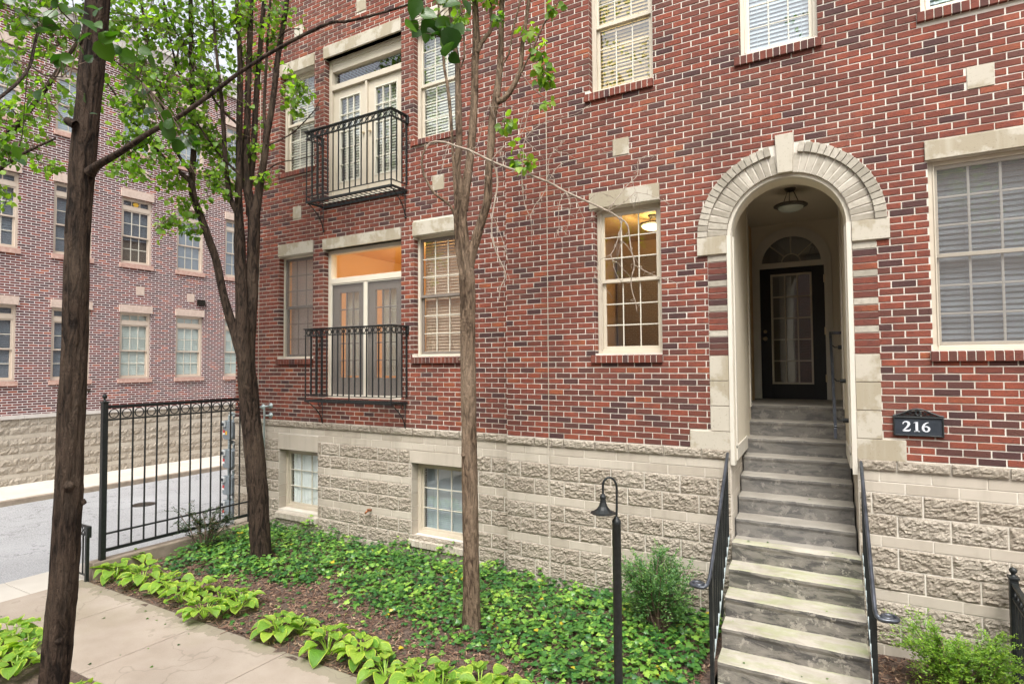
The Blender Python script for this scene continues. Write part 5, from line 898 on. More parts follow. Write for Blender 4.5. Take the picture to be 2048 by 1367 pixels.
# ------------------------------------------------------------ tall iron fence
FX = -9.14
ft = thing('iron_fence', (FX, 4.33, -2.66), 'tall black iron fence with ring frieze between garden and street', 'fence')
G = lambda u, w, v: (FX + w, u, v)
b = MB(G); b.box(4.295, 4.365, -.035, .035, -2.66, -.50); b.box(4.285, 4.375, -.045, .045, -.505, -.485); b.build('post', M['iron'], ft, bevel=.004)
b = MB(); b.lathe((FX, 4.33, -.485), [(.03, 0), (.016, .012), (.012, .03), (.02, .045), (.03, .06), (.031, .075), (.024, .092), (.01, .104), (0, .108)], 16); b.build('finial', M['iron'], ft, smooth=True)
b = MB(G); b.box(6.60, 6.65, -.025, .025, -2.66, -.52); b.build('post', M['iron'], ft, bevel=.003)
for z, h, n in ((-.565, .022, 'top_rail'), (-.745, .011, 'frieze_rail'), (-2.315, .011, 'lower_rail'), (-2.54, .022, 'bottom_rail')):
    b = MB(G); b.box(4.365, 6.60, -.018, .018, z - h, z + h); b.build(n, M['iron'], ft, bevel=.003)
nf = 13; s = (6.60 - 4.365) / nf
for i in range(nf):
    b = MB(G); y = 4.365 + (i + .5) * s; ringmesh(b, (y, 0, -.663), .066, .055, -.007, .007, 28); b.build('ring', M['iron'], ft)
    if i: b = MB(G); y = 4.365 + i * s; b.box(y - .009, y + .009, -.009, .009, -2.54 if True else -2.31, -.58); b.build('picket', M['iron'], ft)
# low railing at the sidewalk edge
lr = thing('low_railing', (-9.2, 4.13, -2.88), 'low black iron railing on the sidewalk beside the end of the low wall', 'railing')
G2 = lambda u, w, v: (u + .085, 4.11 + w, v)
b = MB(G2); b.box(-9.17, -9.13, -.02, .02, -2.885, -2.17); b.build('post', M['iron'], lr)
b = MB(G2); b.box(-9.84, -9.10, -.03, .03, -2.155, -2.14); b.box(-9.84, -9.13, -.018, .018, -2.27, -2.255); b.box(-9.145, -9.095, -.028, .028, -2.29, -2.15); b.build('top_rail', M['iron'], lr, bevel=.003)
b = MB(G2); b.box(-9.84, -9.17, -.012, .012, -2.80, -2.785); b.build('bottom_rail', M['iron'], lr)
for i in range(5): b = MB(G2); x = -9.26 - i * .115; b.box(x - .008, x + .008, -.008, .008, -2.80, -2.26); b.build('picket', M['iron'], lr)
for i in range(6): b = MB(G2); ringmesh(b, (-9.2 - i * .115, 0, -2.206), .045, .036, -.006, .006, 16); b.build('ring', M['iron'], lr)
b = MB(G2); b.box(-9.88, -9.84, -.02, .02, -2.93, -2.14); b.build('post', M['iron'], lr)

# garden fence right of the steps
rf = thing('iron_fence', (1.03, 6.55, -2.8), 'black iron garden fence with ball finial at the right edge', 'fence')
G3 = lambda u, w, v: (1.03 + w, u, v)
b = MB(G3); b.box(6.555, 6.625, -.03, .03, -2.85, -1.84); b.box(6.545, 6.635, -.038, .038, -1.845, -1.825); b.box(6.54, 6.64, -.05, .05, -2.80, -2.68); b.build('post', M['iron'], rf, bevel=.004)
b = MB(); b.lathe((1.03, 6.59, -1.825), [(.03, 0), (.018, .008), (.014, .02), (.026, .035), (.030, .05), (.022, .068), (0, .078)], 14); b.build('finial', M['iron'], rf, smooth=True)
for z, h, n in ((-1.885, .012, 'top_rail'), (-2.0, .009, 'frieze_rail'), (-2.66, .012, 'bottom_rail')): b = MB(G3); b.box(3.6, 6.555, -.02, .02, z - h, z + h); b.build(n, M['iron'], rf, bevel=.003)
for i in range(26):
    y = 6.50 - i * .112; b = MB(G3); b.box(y - .008, y + .008, -.008, .008, -2.66, -1.99); b.build('picket', M['iron'], rf); b = MB(G3); ringmesh(b, (y - .056 + .056, 0, -1.942), .044, .035, -.006, .006, 16); b.build('ring', M['iron'], rf)

# ------------------------------------------------------------ garden bollard lamp
L = D['lamp']; px_, py_, pz_ = L['posttop']
bl = thing('garden_lamp', (px_, py_, -2.87), 'black garden post lamp with gooseneck and bell shade in front of the shrub', 'lamp')
b = MB(); b.lathe((px_, py_, 0), [(.033, -2.9), (.033, pz_ + .0), (.0345, pz_ + .002), (.0345, pz_ + .028), (.028, pz_ + .036), (.017, pz_ + .052), (.013, pz_ + .062), (0, pz_ + .064)], 24); b.build('post', M['iron'], bl, smooth=True)
nk = [Vector(p[:3]) for p in L['neck']]
def smoothpts(P, k=6):
    out = []
    for i in range(len(P) - 1):
        p0, p1, p2, p3 = P[max(i - 1, 0)], P[i], P[i + 1], P[min(i + 2, len(P) - 1)]
        for j in range(k):
            t = j / k; out.append(.5 * ((2 * p1) + (p2 - p0) * t + (2 * p0 - 5 * p1 + 4 * p2 - p3) * t * t + (3 * p1 - p0 - 3 * p2 + p3) * t ** 3))
    return out + [P[-1]]
b = MB(); b.tube(smoothpts(nk), .0085, 10); b.build('neck', M['iron'], bl, smooth=True)
sx, sy, sz = nk[-1]; b = MB(); b.lathe((sx, sy, sz), [(0, .022), (.013, .02), (.02, .006), (.024, .0), (.024, -.016), (.021, -.02), (.024, -.045), (.034, -.075), (.052, -.098), (.078, -.116), (.098, -.122), (.099, -.127), (.075, -.126), (.02, -.07), (0, -.07)], 12); b.build('shade', M['iron'], bl, smooth=False)
b = MB(); b.lathe((sx, sy, sz - .118), [(.05, 0), (.046, -.014), (.03, -.025), (0, -.03)], 16); b.build('bulb_glass', M['frosted'], bl, smooth=True)

# ------------------------------------------------------------ gas meters, pipes, tap
gp = thing('gas_riser', (-10.0, 6.9, -2.9), 'grey gas riser pipe with branch valves beside the house corner', 'pipe')
b = MB(); b.tube([(-10.20, 6.95, -2.9), (-10.20, 6.95, -.92)], .018, 10); b.tube([(-9.9, 6.95, -2.9), (-9.9, 6.95, -2.5)], .03, 10)
b.build('riser', M['galv'], gp, smooth=True)
for i, z in enumerate((-.98, -1.50, -1.98, -2.42)):
    b = MB(); b.tube([(-10.2, 6.95, z + .10), (-10.0, 6.95, z + .10), (-9.98, 6.93, z + .02)], .016, 8); b.tube([(-9.98, 6.93, z + .10), (-9.87, 6.95, z + .10)], .016, 8); b.lathe((-10.11, 6.95, z + .07), [(0, .06), (.03, .05), (.032, .0), (0, -.01)], 10); b.lathe((-9.95, 6.93, z + .07), [(0, .07), (.04, .05), (.042, .01), (0, -.01)], 12); b.build('branch_pipe', M['galv'], gp, smooth=True)
def meter(z, lab, first=None, st_=True):
    m = thing('gas_meter', (-10.0, 6.9, z), lab, 'gas meter', 'gas meters stacked at the house corner')
    b = MB(); 
    def rr(x0, x1, y0, y1, z0, z1, k=.04):
        pts = [(x0 + k, z0), (x1 - k, z0), (x1, z0 + k), (x1, z1 - k * .6), (x1 - k * .6, z1), (x0 + k * .6, z1), (x0, z1 - k * .6), (x0, z0 + k)]
        b.add([(x, y0, q) for x, q in pts] + [(x, y1, q) for x, q in pts], [tuple(range(8)), tuple(range(15, 7, -1))] + [(i, 8 + i, 8 + (i + 1) % 8, (i + 1) % 8) for i in range(8)])
    rr(-10.17, -9.89, 6.80, 6.98, z - .36, z - .02); b.build('body', M['meter'], m, bevel=.012)
    b = MB(); b.box(-10.165, -10.06, 6.765, 6.80, z - .13, z - .03); b.build('index_box', M['meterlight'], m, bevel=.006)
    b = MB(); b.box(-10.15, -10.075, 6.760, 6.764, z - .11, z - .06); b.build('dial', M['plate'], m)
    b = MB(); b.box(-10.15, -10.10, 6.794, 6.799, z - .24, z - .19); b.build('sticker', M['red'], m)
    b = MB(); b.box(-10.15, -10.10, 6.794, 6.799, z - .275, z - .242); b.build('sticker', M['white'], m)
    if st_: b = MB(); b.box(-10.08, -10.035, 6.794, 6.799, z - .275, z - .21); b.build('sticker', M['yellow'], m)
    b = MB(); b.lathe((-10.09, 6.89, z - .02), [(.022, 0), (.022, .07), (.03, .075), (.03, .095), (0, .1)], 10); b.lathe((-9.97, 6.89, z - .02), [(.022, 0), (.022, .07), (.03, .075), (.03, .095), (0, .1)], 10); b.build('coupling', M['galv'], m, smooth=True)
for z, lab, s_ in ((-.98, 'grey gas meter at the top of the stack, with a yellow sticker', True), (-1.50, 'grey gas meter second from the top, under the one with the yellow sticker', False), (-1.98, 'grey gas meter second from the bottom of the stack', False), (-2.42, 'lowest grey gas meter, half hidden by the fence bottom rail', False)): meter(z, lab, st_=s_)
for X_, Zt, yb_, lab in ((-9.13, -.725, -1.75, 'thin grey vent pipe nearest the corner, bending into the brick'), (-8.93, -.70, -2.36, 'longer thin grey vent pipe bending into the brick twice')):
    t = thing('vent_pipe', (X_, D1 - .07, yb_), lab, 'pipe')
    b = MB(); b.tube([(X_, D1 - .085, yb_)] + [(X_, D1 - .085, Zt - .03), (X_ + .006, D1 - .08, Zt - .008), (X_ + .02, D1 - .07, Zt), (X_ + .06, D1 + .01, Zt + .005)], .0165, 10)
    if yb_ < -2: b.tube([(X_, D1 - .085, Zt - .16), (X_ + .06, D1 + .01, Zt - .16)], .0165, 10); b.lathe((X_, D1 - .085, yb_ - .01), [(0, -.012), (.022, -.008), (.022, .03), (.017, .034)], 10)
    b.build('pipe', M['galv'], t, smooth=True)
    for zz in ([Zt + .005, Zt - .16] if yb_ < -2 else [Zt + .005]):
        b = MB(lambda u, w, v: (u, D1 - v, w)); b.lathe((X_ + .06, zz, 0), [(0, .03), (.022, .03), (.026, .012), (.05, .008), (.052, 0)], 16); b.build('flange', M['galv'], t, smooth=True)
tp = thing('outdoor_tap', (-6.53, 6.8, -2.21), 'small copper outdoor tap on the block base', 'tap')
b = MB(); b.tube([(-6.53, D1, -2.2), (-6.53, 6.74, -2.2), (-6.55, 6.72, -2.235)], .016, 8); b.build('spout', M['copper'], tp, smooth=True)
b = MB(); b.tube([(-6.53, 6.76, -2.19), (-6.50, 6.74, -2.165)], .007, 6); b.lathe((-6.50, 6.735, -2.17), [(0, -.006), (.025, -.004), (.025, .006), (0, .008)], 10); b.build('handle', M['copper'], tp)

# ------------------------------------------------------------ far brick row across the street
FXW = -18.8
row = thing('brick_rowhouse', (FXW, 11, -3), 'purple brick row house across the street with pinkish stone lintels', 'house')
FF = lambda u, w, v: (FXW + w, u, v)
cols = [(0.6, 1.5), (2.35, 3.25), (4.1, 5.0), (5.88, 6.79), (7.56, 8.50), (9.27, 10.15), (10.93, 11.82), (12.60, 13.5), (14.4, 15.3), (16.2, 17.1)]
floors = [(-.36, 1.60, 1.82, -.48), (3.05, 5.02, 5.27, 2.92), (6.42, 8.30, 8.55, 6.30)]
ops = [(a, c, f[0], f[1]) for a, c in cols for f in floors]
q = backing(FF, -18, 22, -1.23, 9.3, ops, w=0, depth=.14); q.build('wall', M['farbrick'], row)
block_base(FF, 2, 17, [(-1.33, -1.53, 'split'), (-1.53, -1.73, 'split'), (-1.73, -1.83, 'smooth'), (-1.83, -2.03, 'split'), (-2.03, -2.23, 'split'), (-2.23, -2.33, 'smooth'), (-2.33, -2.53, 'split'), (-2.53, -2.73, 'split'), (-2.73, -2.83, 'smooth'), (-2.83, -3.05, 'split')], [], 0, 'foundation', row, res=.055, rough=.03, seed=77)
b = MB(FF)
b.box(-18, 2, -.1, .01, -3.05, -1.34)
for k in range(-26, 32): b.box(k * .7 + .003, k * .7 + .697, -.1, .05, -1.33, -1.232)
b.build('water_table', M['farband'], row, bevel=.004)
b = MB(FF); b.box(-18, 22, -.3, .08, 9.3, 9.75); b.box(-18, 22, -.3, .16, 9.75, 9.9); b.build('cornice', M['farband'], row)
b = MB(FF); b.box(-18, 22, -6, -.3, -3, 9.6); b.build('unseen_shell', M['farband'], row)
blm = ['blindwhite', 'blindblue', 'blindwhite', 'blindgrey']
for ci, (a, c) in enumerate(cols):
    if c < 4.5 or a > 14: bk = 2
    for fi, (z0, z1, zl, zs) in enumerate(floors):
        mt_ = {(0, 0): 'blindwhite', (3, 0): 'blindgrey', (4, 0): 'blindgrey', (5, 0): 'blindwhite', (6, 0): 'blindwhite'}.get((ci, fi), ['blindwhite', 'blindgrey', 'blindblue'][fi] if (ci, fi) != (7, 0) else 'blindwhite')
        wv = window(FF, (a, c, z0, z1), row, recess=.05, cols=3, rows=2, fm='farframe', blind=mt_, transom=.20, glass='glassfar', ft=.055, st=.04, far=True, pitch=.06, seed=ci, blw=.06, mt=.022, blindv=(3.75 if (ci, fi) == (5, 1) else None))
        b = MB(FF); b.box(a - .03, c + .03, -.05, .05, z1 + .004, zl); b.build('lintel', M['farstone'], wv)
        b = MB(FF); b.box(a - .04, c + .04, -.05, .055, zs, z0 - .002); b.build('sill', M['farsill'], wv)
for (y, z) in ((9.83, 2.27), (11.4, 2.2), (8.0, 5.75), (9.9, 5.8)): b = MB(FF); b.box(y - .12, y + .12, -.02, .012, z - .13, z + .13); b.build('medallion', M['farstone'], row)
b = MB(FF); b.box(11.62, 11.86, 0, .06, 1.98, 2.16)
for k in range(5): b.box(11.60, 11.88, .02, .09, 1.98 + k * .04, 1.99 + k * .04)
b.build('vent_grille', M['bronze'], row)
b = MB(FF); b.add([(9.66, -.085, 4.80), (9.76, -.085, 4.80), (9.80, -.085, 4.86), (9.76, -.085, 4.92), (9.66, -.085, 4.92), (9.62, -.085, 4.86)], [(0, 1, 2, 3, 4, 5)]); b.build('window_sticker', M['yellow'], row)

# building across the court, behind the camera: stands in the window reflections
opp = thing('brick_rowhouse', (-2, -9, -3), 'brick row house behind the camera, seen only as reflections in the windows', 'house')
FO = lambda u, w, v: (u, -9 + w, v)
oc = [(-12 + 2.6 * k, -10.9 + 2.6 * k) for k in range(9)]; of = [(-.2, 1.6), (3.2, 5.0)]
q = backing(FO, -14, 12, -3, 7.0, [(a, c, f[0], f[1]) for a, c in oc for f in of], w=0, depth=.14); q.build('wall', M['farbrick'], opp)
for a, c in oc:
    for f in of: 
        b = MB(FO); ring4(b, a, c, f[0], f[1], .06, -.12, -.05); b.box(a + .06, c - .06, -.12, -.05, (f[0] + f[1]) / 2 - .03, (f[0] + f[1]) / 2 + .03); wv = b.build('window', M['farframe'], opp); b = MB(FO); b.box(a, c, -.2, -.13, f[0], f[1]); b.build('blind', M['blindblue'], wv); b = MB(FO); b.box(a - .05, c + .05, -.05, .03, f[1] + .01, f[1] + .2); b.build('lintel', M['farstone'], wv)

# ------------------------------------------------------------ trees
def bark_tube(b, pts, n=12, step=.05, amp=.06, seed=0, freq=3.0, flare=0):
    P = [Vector(p[:3]) for p in pts]; Rr = [p[3] for p in pts]; out = []; rs = []
    for i in range(len(P) - 1):
        L = (P[i + 1] - P[i]).length; k = max(1, int(L / step)); p0, p1, p2, p3 = P[max(i - 1, 0)], P[i], P[i + 1], P[min(i + 2, len(P) - 1)]
        for j in range(k):
            t = j / k; out.append(.5 * ((2 * p1) + (p2 - p0) * t + (2 * p0 - 5 * p1 + 4 * p2 - p3) * t * t + (3 * p1 - p0 - 3 * p2 + p3) * t ** 3)); rs.append(Rr[i] + (Rr[i + 1] - Rr[i]) * t)
    out.append(P[-1]); rs.append(Rr[-1]); k = len(out); vs = []; y = None
    for i in range(k):
        t = (out[min(i + 1, k - 1)] - out[max(i - 1, 0)]).normalized()
        if y is None: y = Vector((0, 0, 1)) if abs(t.z) < .9 else Vector((1, 0, 0))
        x = y.cross(t).normalized(); y = t.cross(x).normalized()
        for j in range(n):
            a = 2 * math.pi * j / n; r = rs[i]; s = seed * 7.3
            d = 1 + amp * (1.1 * noise.noise(Vector((math.cos(a) * freq, math.sin(a) * freq, i * step * 2.2 + s))) + (.95 * (.6 - 2 * abs(noise.noise(Vector((math.cos(a) * freq * 2.6 + s, math.sin(a) * freq * 2.6, i * step * 2.6))))) if n > 16 else 0))
            vs.append(out[i] + (x * math.cos(a) + y * math.sin(a)) * r * d)
    b.add(vs, [(i * n + j, i * n + (j + 1) % n, (i + 1) * n + (j + 1) % n, (i + 1) * n + j) for i in range(k - 1) for j in range(n)] + [tuple((k - 1) * n + j for j in range(n))])
    return out
def knob(b, c, r, d):
    """pruned stub"""
    d = Vector(d).normalized(); c = Vector(c); pts = [(*(c - d * r * .6), r * 1.15), (*(c + d * r * .2), r), (*(c + d * r * .7), r * .9), (*(c + d * r * .85), r * .35)]
    bark_tube(b, pts, 12, r * .3, .18, c.x)
def leaf_template(kind):
    if kind == 'heart':
        V = [(0, 0, 0), (1, 0, -.12), (.05, .26, .08), (.30, .46, .12), (.66, .34, .05), (.05, -.26, .08), (.30, -.46, .12), (.66, -.34, .05), (.30, 0, -.02), (.66, 0, -.05)]
        Fc = [(0, 8, 3, 2), (8, 9, 4, 3), (9, 1, 1, 4), (0, 5, 6, 8), (8, 6, 7, 9), (9, 7, 1, 1)]
    elif kind == 'ivy':
        o = [(0, 0), (-.12, .28), (.16, .50), (.34, .26), (.52, .42), (.70, .18), (1, 0), (.70, -.18), (.52, -.42), (.34, -.26), (.16, -.50), (-.12, -.28)]
        V = [(.32, 0, .07)] + [(x, y, -.05 * (x * x + y * y) * 2) for x, y in o]; Fc = [(0, i, i + 1, i + 2 if i + 2 < 13 else 1) for i in range(1, 12, 2)]
    else:
        V = [(0, 0, 0), (.5, .2, .04), (1, 0, 0), (.5, -.2, .04)]; Fc = [(0, 3, 2, 1)]
    return np.array(V, float), Fc
def scatter(name, kind, P, X, Z, S, mat, parent=None, tone=None, loc=None, smooth=False):
    """P positions, X leaf direction, Z leaf normal, S size -> one mesh"""
    V, Fc = leaf_template(kind); P = np.asarray(P, float); X = np.asarray(X, float); Z = np.asarray(Z, float); S = np.asarray(S, float); n = len(P)
    X /= np.linalg.norm(X, axis=1)[:, None]; Y = np.cross(Z, X); Y /= (np.linalg.norm(Y, axis=1)[:, None] + 1e-9); Z = np.cross(X, Y)
    W = P[:, None, :] + S[:, None, None] * (V[None, :, 0, None] * X[:, None, :] + V[None, :, 1, None] * Y[:, None, :] + V[None, :, 2, None] * Z[:, None, :])
    Fq = []
    for f in Fc:
        f = list(f)
        Fq.append(f)
    tri = []
    for f in Fq:
        f2 = []
        for i in f:
            if i not in f2: f2.append(i)
        tri += [[f2[0], f2[k], f2[k + 1]] for k in range(1, len(f2) - 1)]
    tri = np.array(tri); F_ = (tri[None] + (np.arange(n) * len(V))[:, None, None]).reshape(-1, 3)
    tone = rng.random(n) if tone is None else np.asarray(tone)
    return arr_obj(name, W.reshape(-1, 3), F_, mat, parent, loc, smooth, {'tone': np.repeat(np.clip(tone, 0, 1), len(V))})
MULT = 2.7
class Crown:
    def __init__(s): s.P = []; s.X = []; s.Z = []; s.S = []; s.T = []
    def leaf(s, p, d, nrm, size, tone): s.P.append(tuple(p)); s.X.append(tuple(d)); s.Z.append(tuple(nrm)); s.S.append(size); s.T.append(tone)
def rv(r, k=1.0): return Vector((r.gauss(0, k), r.gauss(0, k), r.gauss(0, k)))
def clump(cr, tb, c, rad, n, rn, size, limbs, tw=.0035):
    """a few twigs through the clump, leaves set alternately along them"""
    c = Vector(c); n = int(n * MULT); nt_ = max(1, int(n / 9))
    near = min(limbs, key=lambda q: (q - c).length) if limbs else c
    if tb is not None and (near - c).length < 2.2: tb.tube([near, (near + c) / 2 + rv(rn, .04) + Vector((0, 0, .05)), c], [tw * 2, tw * 1.5, tw], 4, cap=False)
    for k in range(nt_):
        d = rv(rn); d.z = abs(d.z) * .5 + .15; d.normalize(); s0 = c + rv(rn, .40) * rad - d * rad * .5; L = rad * rn.uniform(.7, 1.5)
        bend = rv(rn, .35) + Vector((0, 0, -.25)); pts = [s0 + d * L * t + bend * L * .35 * t * t for t in [i / 5 for i in range(6)]]
        if tb is not None: tb.tube([c] + pts, [tw] + [tw * (1 - .12 * i) for i in range(6)], 4, cap=False)
        m_ = n // nt_ + (1 if k < n % nt_ else 0); hue = rn.uniform(-.22, .22)
        for i in range(m_):
            t = (i + .5) / m_ * 1.02; f = min(4.99, t * 5); a = pts[int(f)].lerp(pts[min(5, int(f) + 1)], f - int(f)); out = (rv(rn, .8) + d * .3); out.z -= .55; out.normalize()
            p = a + out * size * rn.uniform(.3, .9); nr = (Vector((0, -.35, .8)) + rv(rn, .55)).normalized(); dd = (out + Vector((0, 0, -.5)) + rv(rn, .3)).normalized(); cr.leaf(p, dd, nr, size * rn.uniform(.65, 1.2), rn.random() * .75 + .15 + hue)
def tree(name, data, label, cat, bark, clumps, size, leafm, twiggy=True, n_trunk=28, group=None, seed=1, tstep=.04, amp=.07, knots=(), pale=None, twigs=None, loc=None):
    rn = random.Random(seed); base = data['trunk'][0][:3] if data else loc
    t = thing(name, base, label, cat, group); limb_pts = []
    if data:
        b = MB(); bark_tube(b, data['trunk'], n_trunk, tstep, amp, seed)
        for i, L in enumerate(data['limbs'][:]):
            limb_pts += bark_tube(b, L, 18 if max(q[3] for q in L) > .04 else (10 if max(q[3] for q in L) > .02 else 6), .05, .10, seed + i)
        for k in knots: knob(b, *k)
        for L in data['limbs']:                       # bud spurs and scars up the limbs
            if max(q[3] for q in L) < .012: continue
            P = [Vector(p[:3]) for p in L]
            for i in range(len(P) - 1):
                ln = (P[i + 1] - P[i]).length
                for q in range(int(ln / .16)):
                    f = (q + rn.random()) / max(1, ln / .16); p = P[i].lerp(P[i + 1], f); r = L[i][3] + (L[i + 1][3] - L[i][3]) * f; o = rv(rn); o.z = .4; o.normalize(); b.tube([p + o * r * .6, p + o * (r + .008), p + o * (r + .014) + Vector((0, 0, .006))], [.008, .006, .002], 5)
        b.build('trunk', M[bark], t, smooth=True)
    tb = MB(); cr = Crown()
    for x, y, z, r, n in clumps: clump(cr, tb, (x, y, z), r, n, rn, size, limb_pts)
    if twigs:
        for L in twigs: bark_tube(tb, L, 5, .03, .15, 3)
    if tb.V and twiggy: tb.build('twig', M['twig'], t)
    scatter('crown', 'heart', cr.P, cr.X, cr.Z, cr.S, M[leafm], t, cr.T)
    return t, rn
# multi-stemmed tree by the fence
tm, _ = tree('street_tree', D['multi'], 'multi-stemmed leafy tree growing from the ivy beside the tall fence', 'tree', 'bark_dark', D['multiclumps'], .072, 'leaf', seed=4, amp=.10, tstep=.05)
# young tree in front of the facade, almost bare
ty, rn = tree('young_tree', D['young'], 'slender nearly bare tree with upright limbs in front of the control joint', 'tree', 'bark_brown', D['youngclumps'], .075, 'leaf', seed=6, n_trunk=36, tstep=.025, amp=.06,     knots=[((-3.70, 5.20, .05), .022, (-.3, -1, .5)), ((-3.66, 5.18, -.95), .02, (-.6, -1, .5)), ((-3.63, 5.2, .65), .022, (.5, -1, .4))])
b = MB()
for i, L in enumerate(D['young']['pale']): bark_tube(b, L, 7, .03, .12, i)
for i, L in enumerate(D['young']['twigs']): bark_tube(b, L, 5, .03, .15, i)
P = [Vector(p[:3]) for L in D['young']['pale'] for p in L]
for L in D['young']['pale'] + D['young']['twigs']:
    for i in range(len(L) - 1):
        p, q = Vector(L[i][:3]), Vector(L[i + 1][:3])
        for k in range(2):
            a = p.lerp(q, rn.random()); d = rv(rn); d.y *= .4; d.normalize(); r = .0022; e = a + d * rn.uniform(.015, .05); b.tube([a, e, e + d * .012], [r, r * .8, r * 1.3], 5)
            if rn.random() < .22:
                d2 = (d + Vector((.3, 0, -.6))).normalized(); L2 = rn.uniform(.12, .35); b.tube([a + d2 * L2 * t + Vector((0, 0, -.25 * L2 * t * t)) + rv(rn, .008) for t in (0, .25, .5, .75, 1)], [.0028, .0025, .0022, .0018, .001], 5)
b.build('dead_branch', M['paletwig'], ty, smooth=True)
b = MB(); c = Vector((-3.42, 5.32, 3.0))
# large near tree at the left
fg, rn = tree('near_tree', D['fg'], 'thick dark leaning trunk close to the camera at the left, one long bare branch', 'tree', 'bark_dark', [], .08, 'leafbig', seed=9, n_trunk=64, tstep=.018, amp=.06) if False else (None, None)
def near_tree():
    rn = random.Random(9); d = D['fg']; t = thing('near_tree', d['trunk'][0][:3], 'thick dark leaning trunk close to the camera, reaching a long branch across the house', 'tree')
    b = MB(); bark_tube(b, d['trunk'], 72, .014, .10, 9, 2.8)
    T_ = d['trunk']
    def at(i, side, up=0): p = Vector(T_[i][:3]); return p
    R = Vector((.861, .508, 0)); Bk = Vector((.508, -.861, 0))
    for i, off, r, dz in ((6, .0, .034, .12), (6, .088, .022, -.02), (13, -.085, .030, .0), (3, .01, .026, .1), (8, .088, .014, -.3)):
        p = Vector(T_[i][:3]); tc = Vector((-p.x, -p.y, 0)).normalized(); rt = Vector((-tc.y, tc.x, 0)); p = p + rt * off + (tc * .085 if abs(off) < .05 else tc * .02) + Vector((0, 0, dz)); knob(b, p, r, (tc + Vector((0, 0, .7))) if abs(off) < .05 else (rt * (1 if off > 0 else -1) + Vector((0, 0, .4))))
    lp = []
    for i, L in enumerate(d['limbs']): lp += bark_tube(b, L, 16 if max(q[3] for q in L) > .03 else 9, .03, .10, 30 + i)
    b.build('trunk', M['bark_dark'], t, smooth=True)
    cr = Crown(); tb = MB(); right = Vector((.861, .508, -.007)); up = Vector((.024, -.028, .999)); toward = Vector((.508, -.861, -.036))
    for x, y, z, s, a in D['bigleaves']:
        for k in range(2):
            aa = R_(a + rn.uniform(-25, 25) + k * rn.uniform(60, 130)); p = Vector((x, y, z)) + rv(rn, .02) * (1 + k); dr = right * math.cos(aa) + up * math.sin(aa) + toward * rn.uniform(-.5, .5); dr.normalize(); ss = s * (1.0 if k == 0 else rn.uniform(.6, .9)) * 1.05
            nr = (toward * rn.uniform(.3, 1) + up * rn.uniform(.0, 1.0) + rv(rn, .35)).normalized(); p0 = p - dr * ss * .5; cr.leaf(p0, dr, nr, ss, rn.random() * .6 + (.35 if x > -1.6 else .0)); near = min(lp, key=lambda q: (q - p0).length); tb.tube([near, near.lerp(p0, .5) + Vector((0, 0, .015)), p0], [.003, .002, .0015], 4, cap=False) if (near - p0).length < .45 else None
    for c in D['leftclumps'][-2:]: clump(cr, tb, c[:3], c[3], 30, rn, .085, lp)
    tb.build('twig', M['twig'], t); scatter('crown', 'heart', cr.P, cr.X, cr.Z, cr.S, M['leafbig'], t, cr.T)
near_tree()
# tree at the far left: trunk outside the picture
lt = dict(trunk=[[-9.4, 2.2, -2.9, .16], [-9.45, 2.25, -1, .13], [-9.5, 2.3, .6, .12], [-9.45, 2.4, 1.6, .1]],
          limbs=[[[-9.45, 2.3, 1.2, .06], [-9.2, 2.8, 2.2, .045], [-8.9, 3.3, 3.2, .03], [-8.6, 3.7, 4.2, .02]], [[-9.45, 2.35, 1.3, .05], [-9.0, 2.7, 1.9, .035], [-8.6, 3.0, 2.4, .02], [-8.2, 3.3, 2.7, .01]], [[-9.5, 2.3, 1.0, .05], [-9.6, 1.9, 2.4, .04], [-9.7, 1.5, 4, .02]]])
lt = {k: v for k, v in lt.items()}
tree('street_tree', lt, 'drooping leafy tree at the far left edge, its trunk outside the picture', 'tree', 'bark_dark', D['leftclumps'], .072, 'leaf', seed=14)
# trees behind the camera, seen in the window reflections
for i, (x, y) in enumerate(((-7.5, -3.2), (1.5, -3.5))):
    rn = random.Random(40 + i); cl = [(x + rn.gauss(0, 1.1), y + rn.gauss(0, .8), rn.uniform(3.0, 12), .7, 22) for _ in range(60)]
    d = dict(trunk=[[x, y, -2.9, .14], [x, y, -1, .11], [x + .05, y, 3, .1]], limbs=[[[x, y, 2.8, .07], [x - .5, y, 5.5, .05], [x - .9, y + .2, 10, .02]], [[x, y, 2.8, .07], [x + .5, y - .1, 5.5, .05], [x + .8, y, 11, .02]], [[x, y, 2.8, .07], [x + .1, y - .1, 7, .05], [x, y, 12, .02]]])
    tree('street_tree', d, ('leafy tree behind the camera on the left, seen in the upper windows' if i == 0 else 'leafy tree behind the camera on the right, seen in the upper windows'), 'tree', 'bark_dark', cl, .11, 'leaf', False, seed=50 + i)

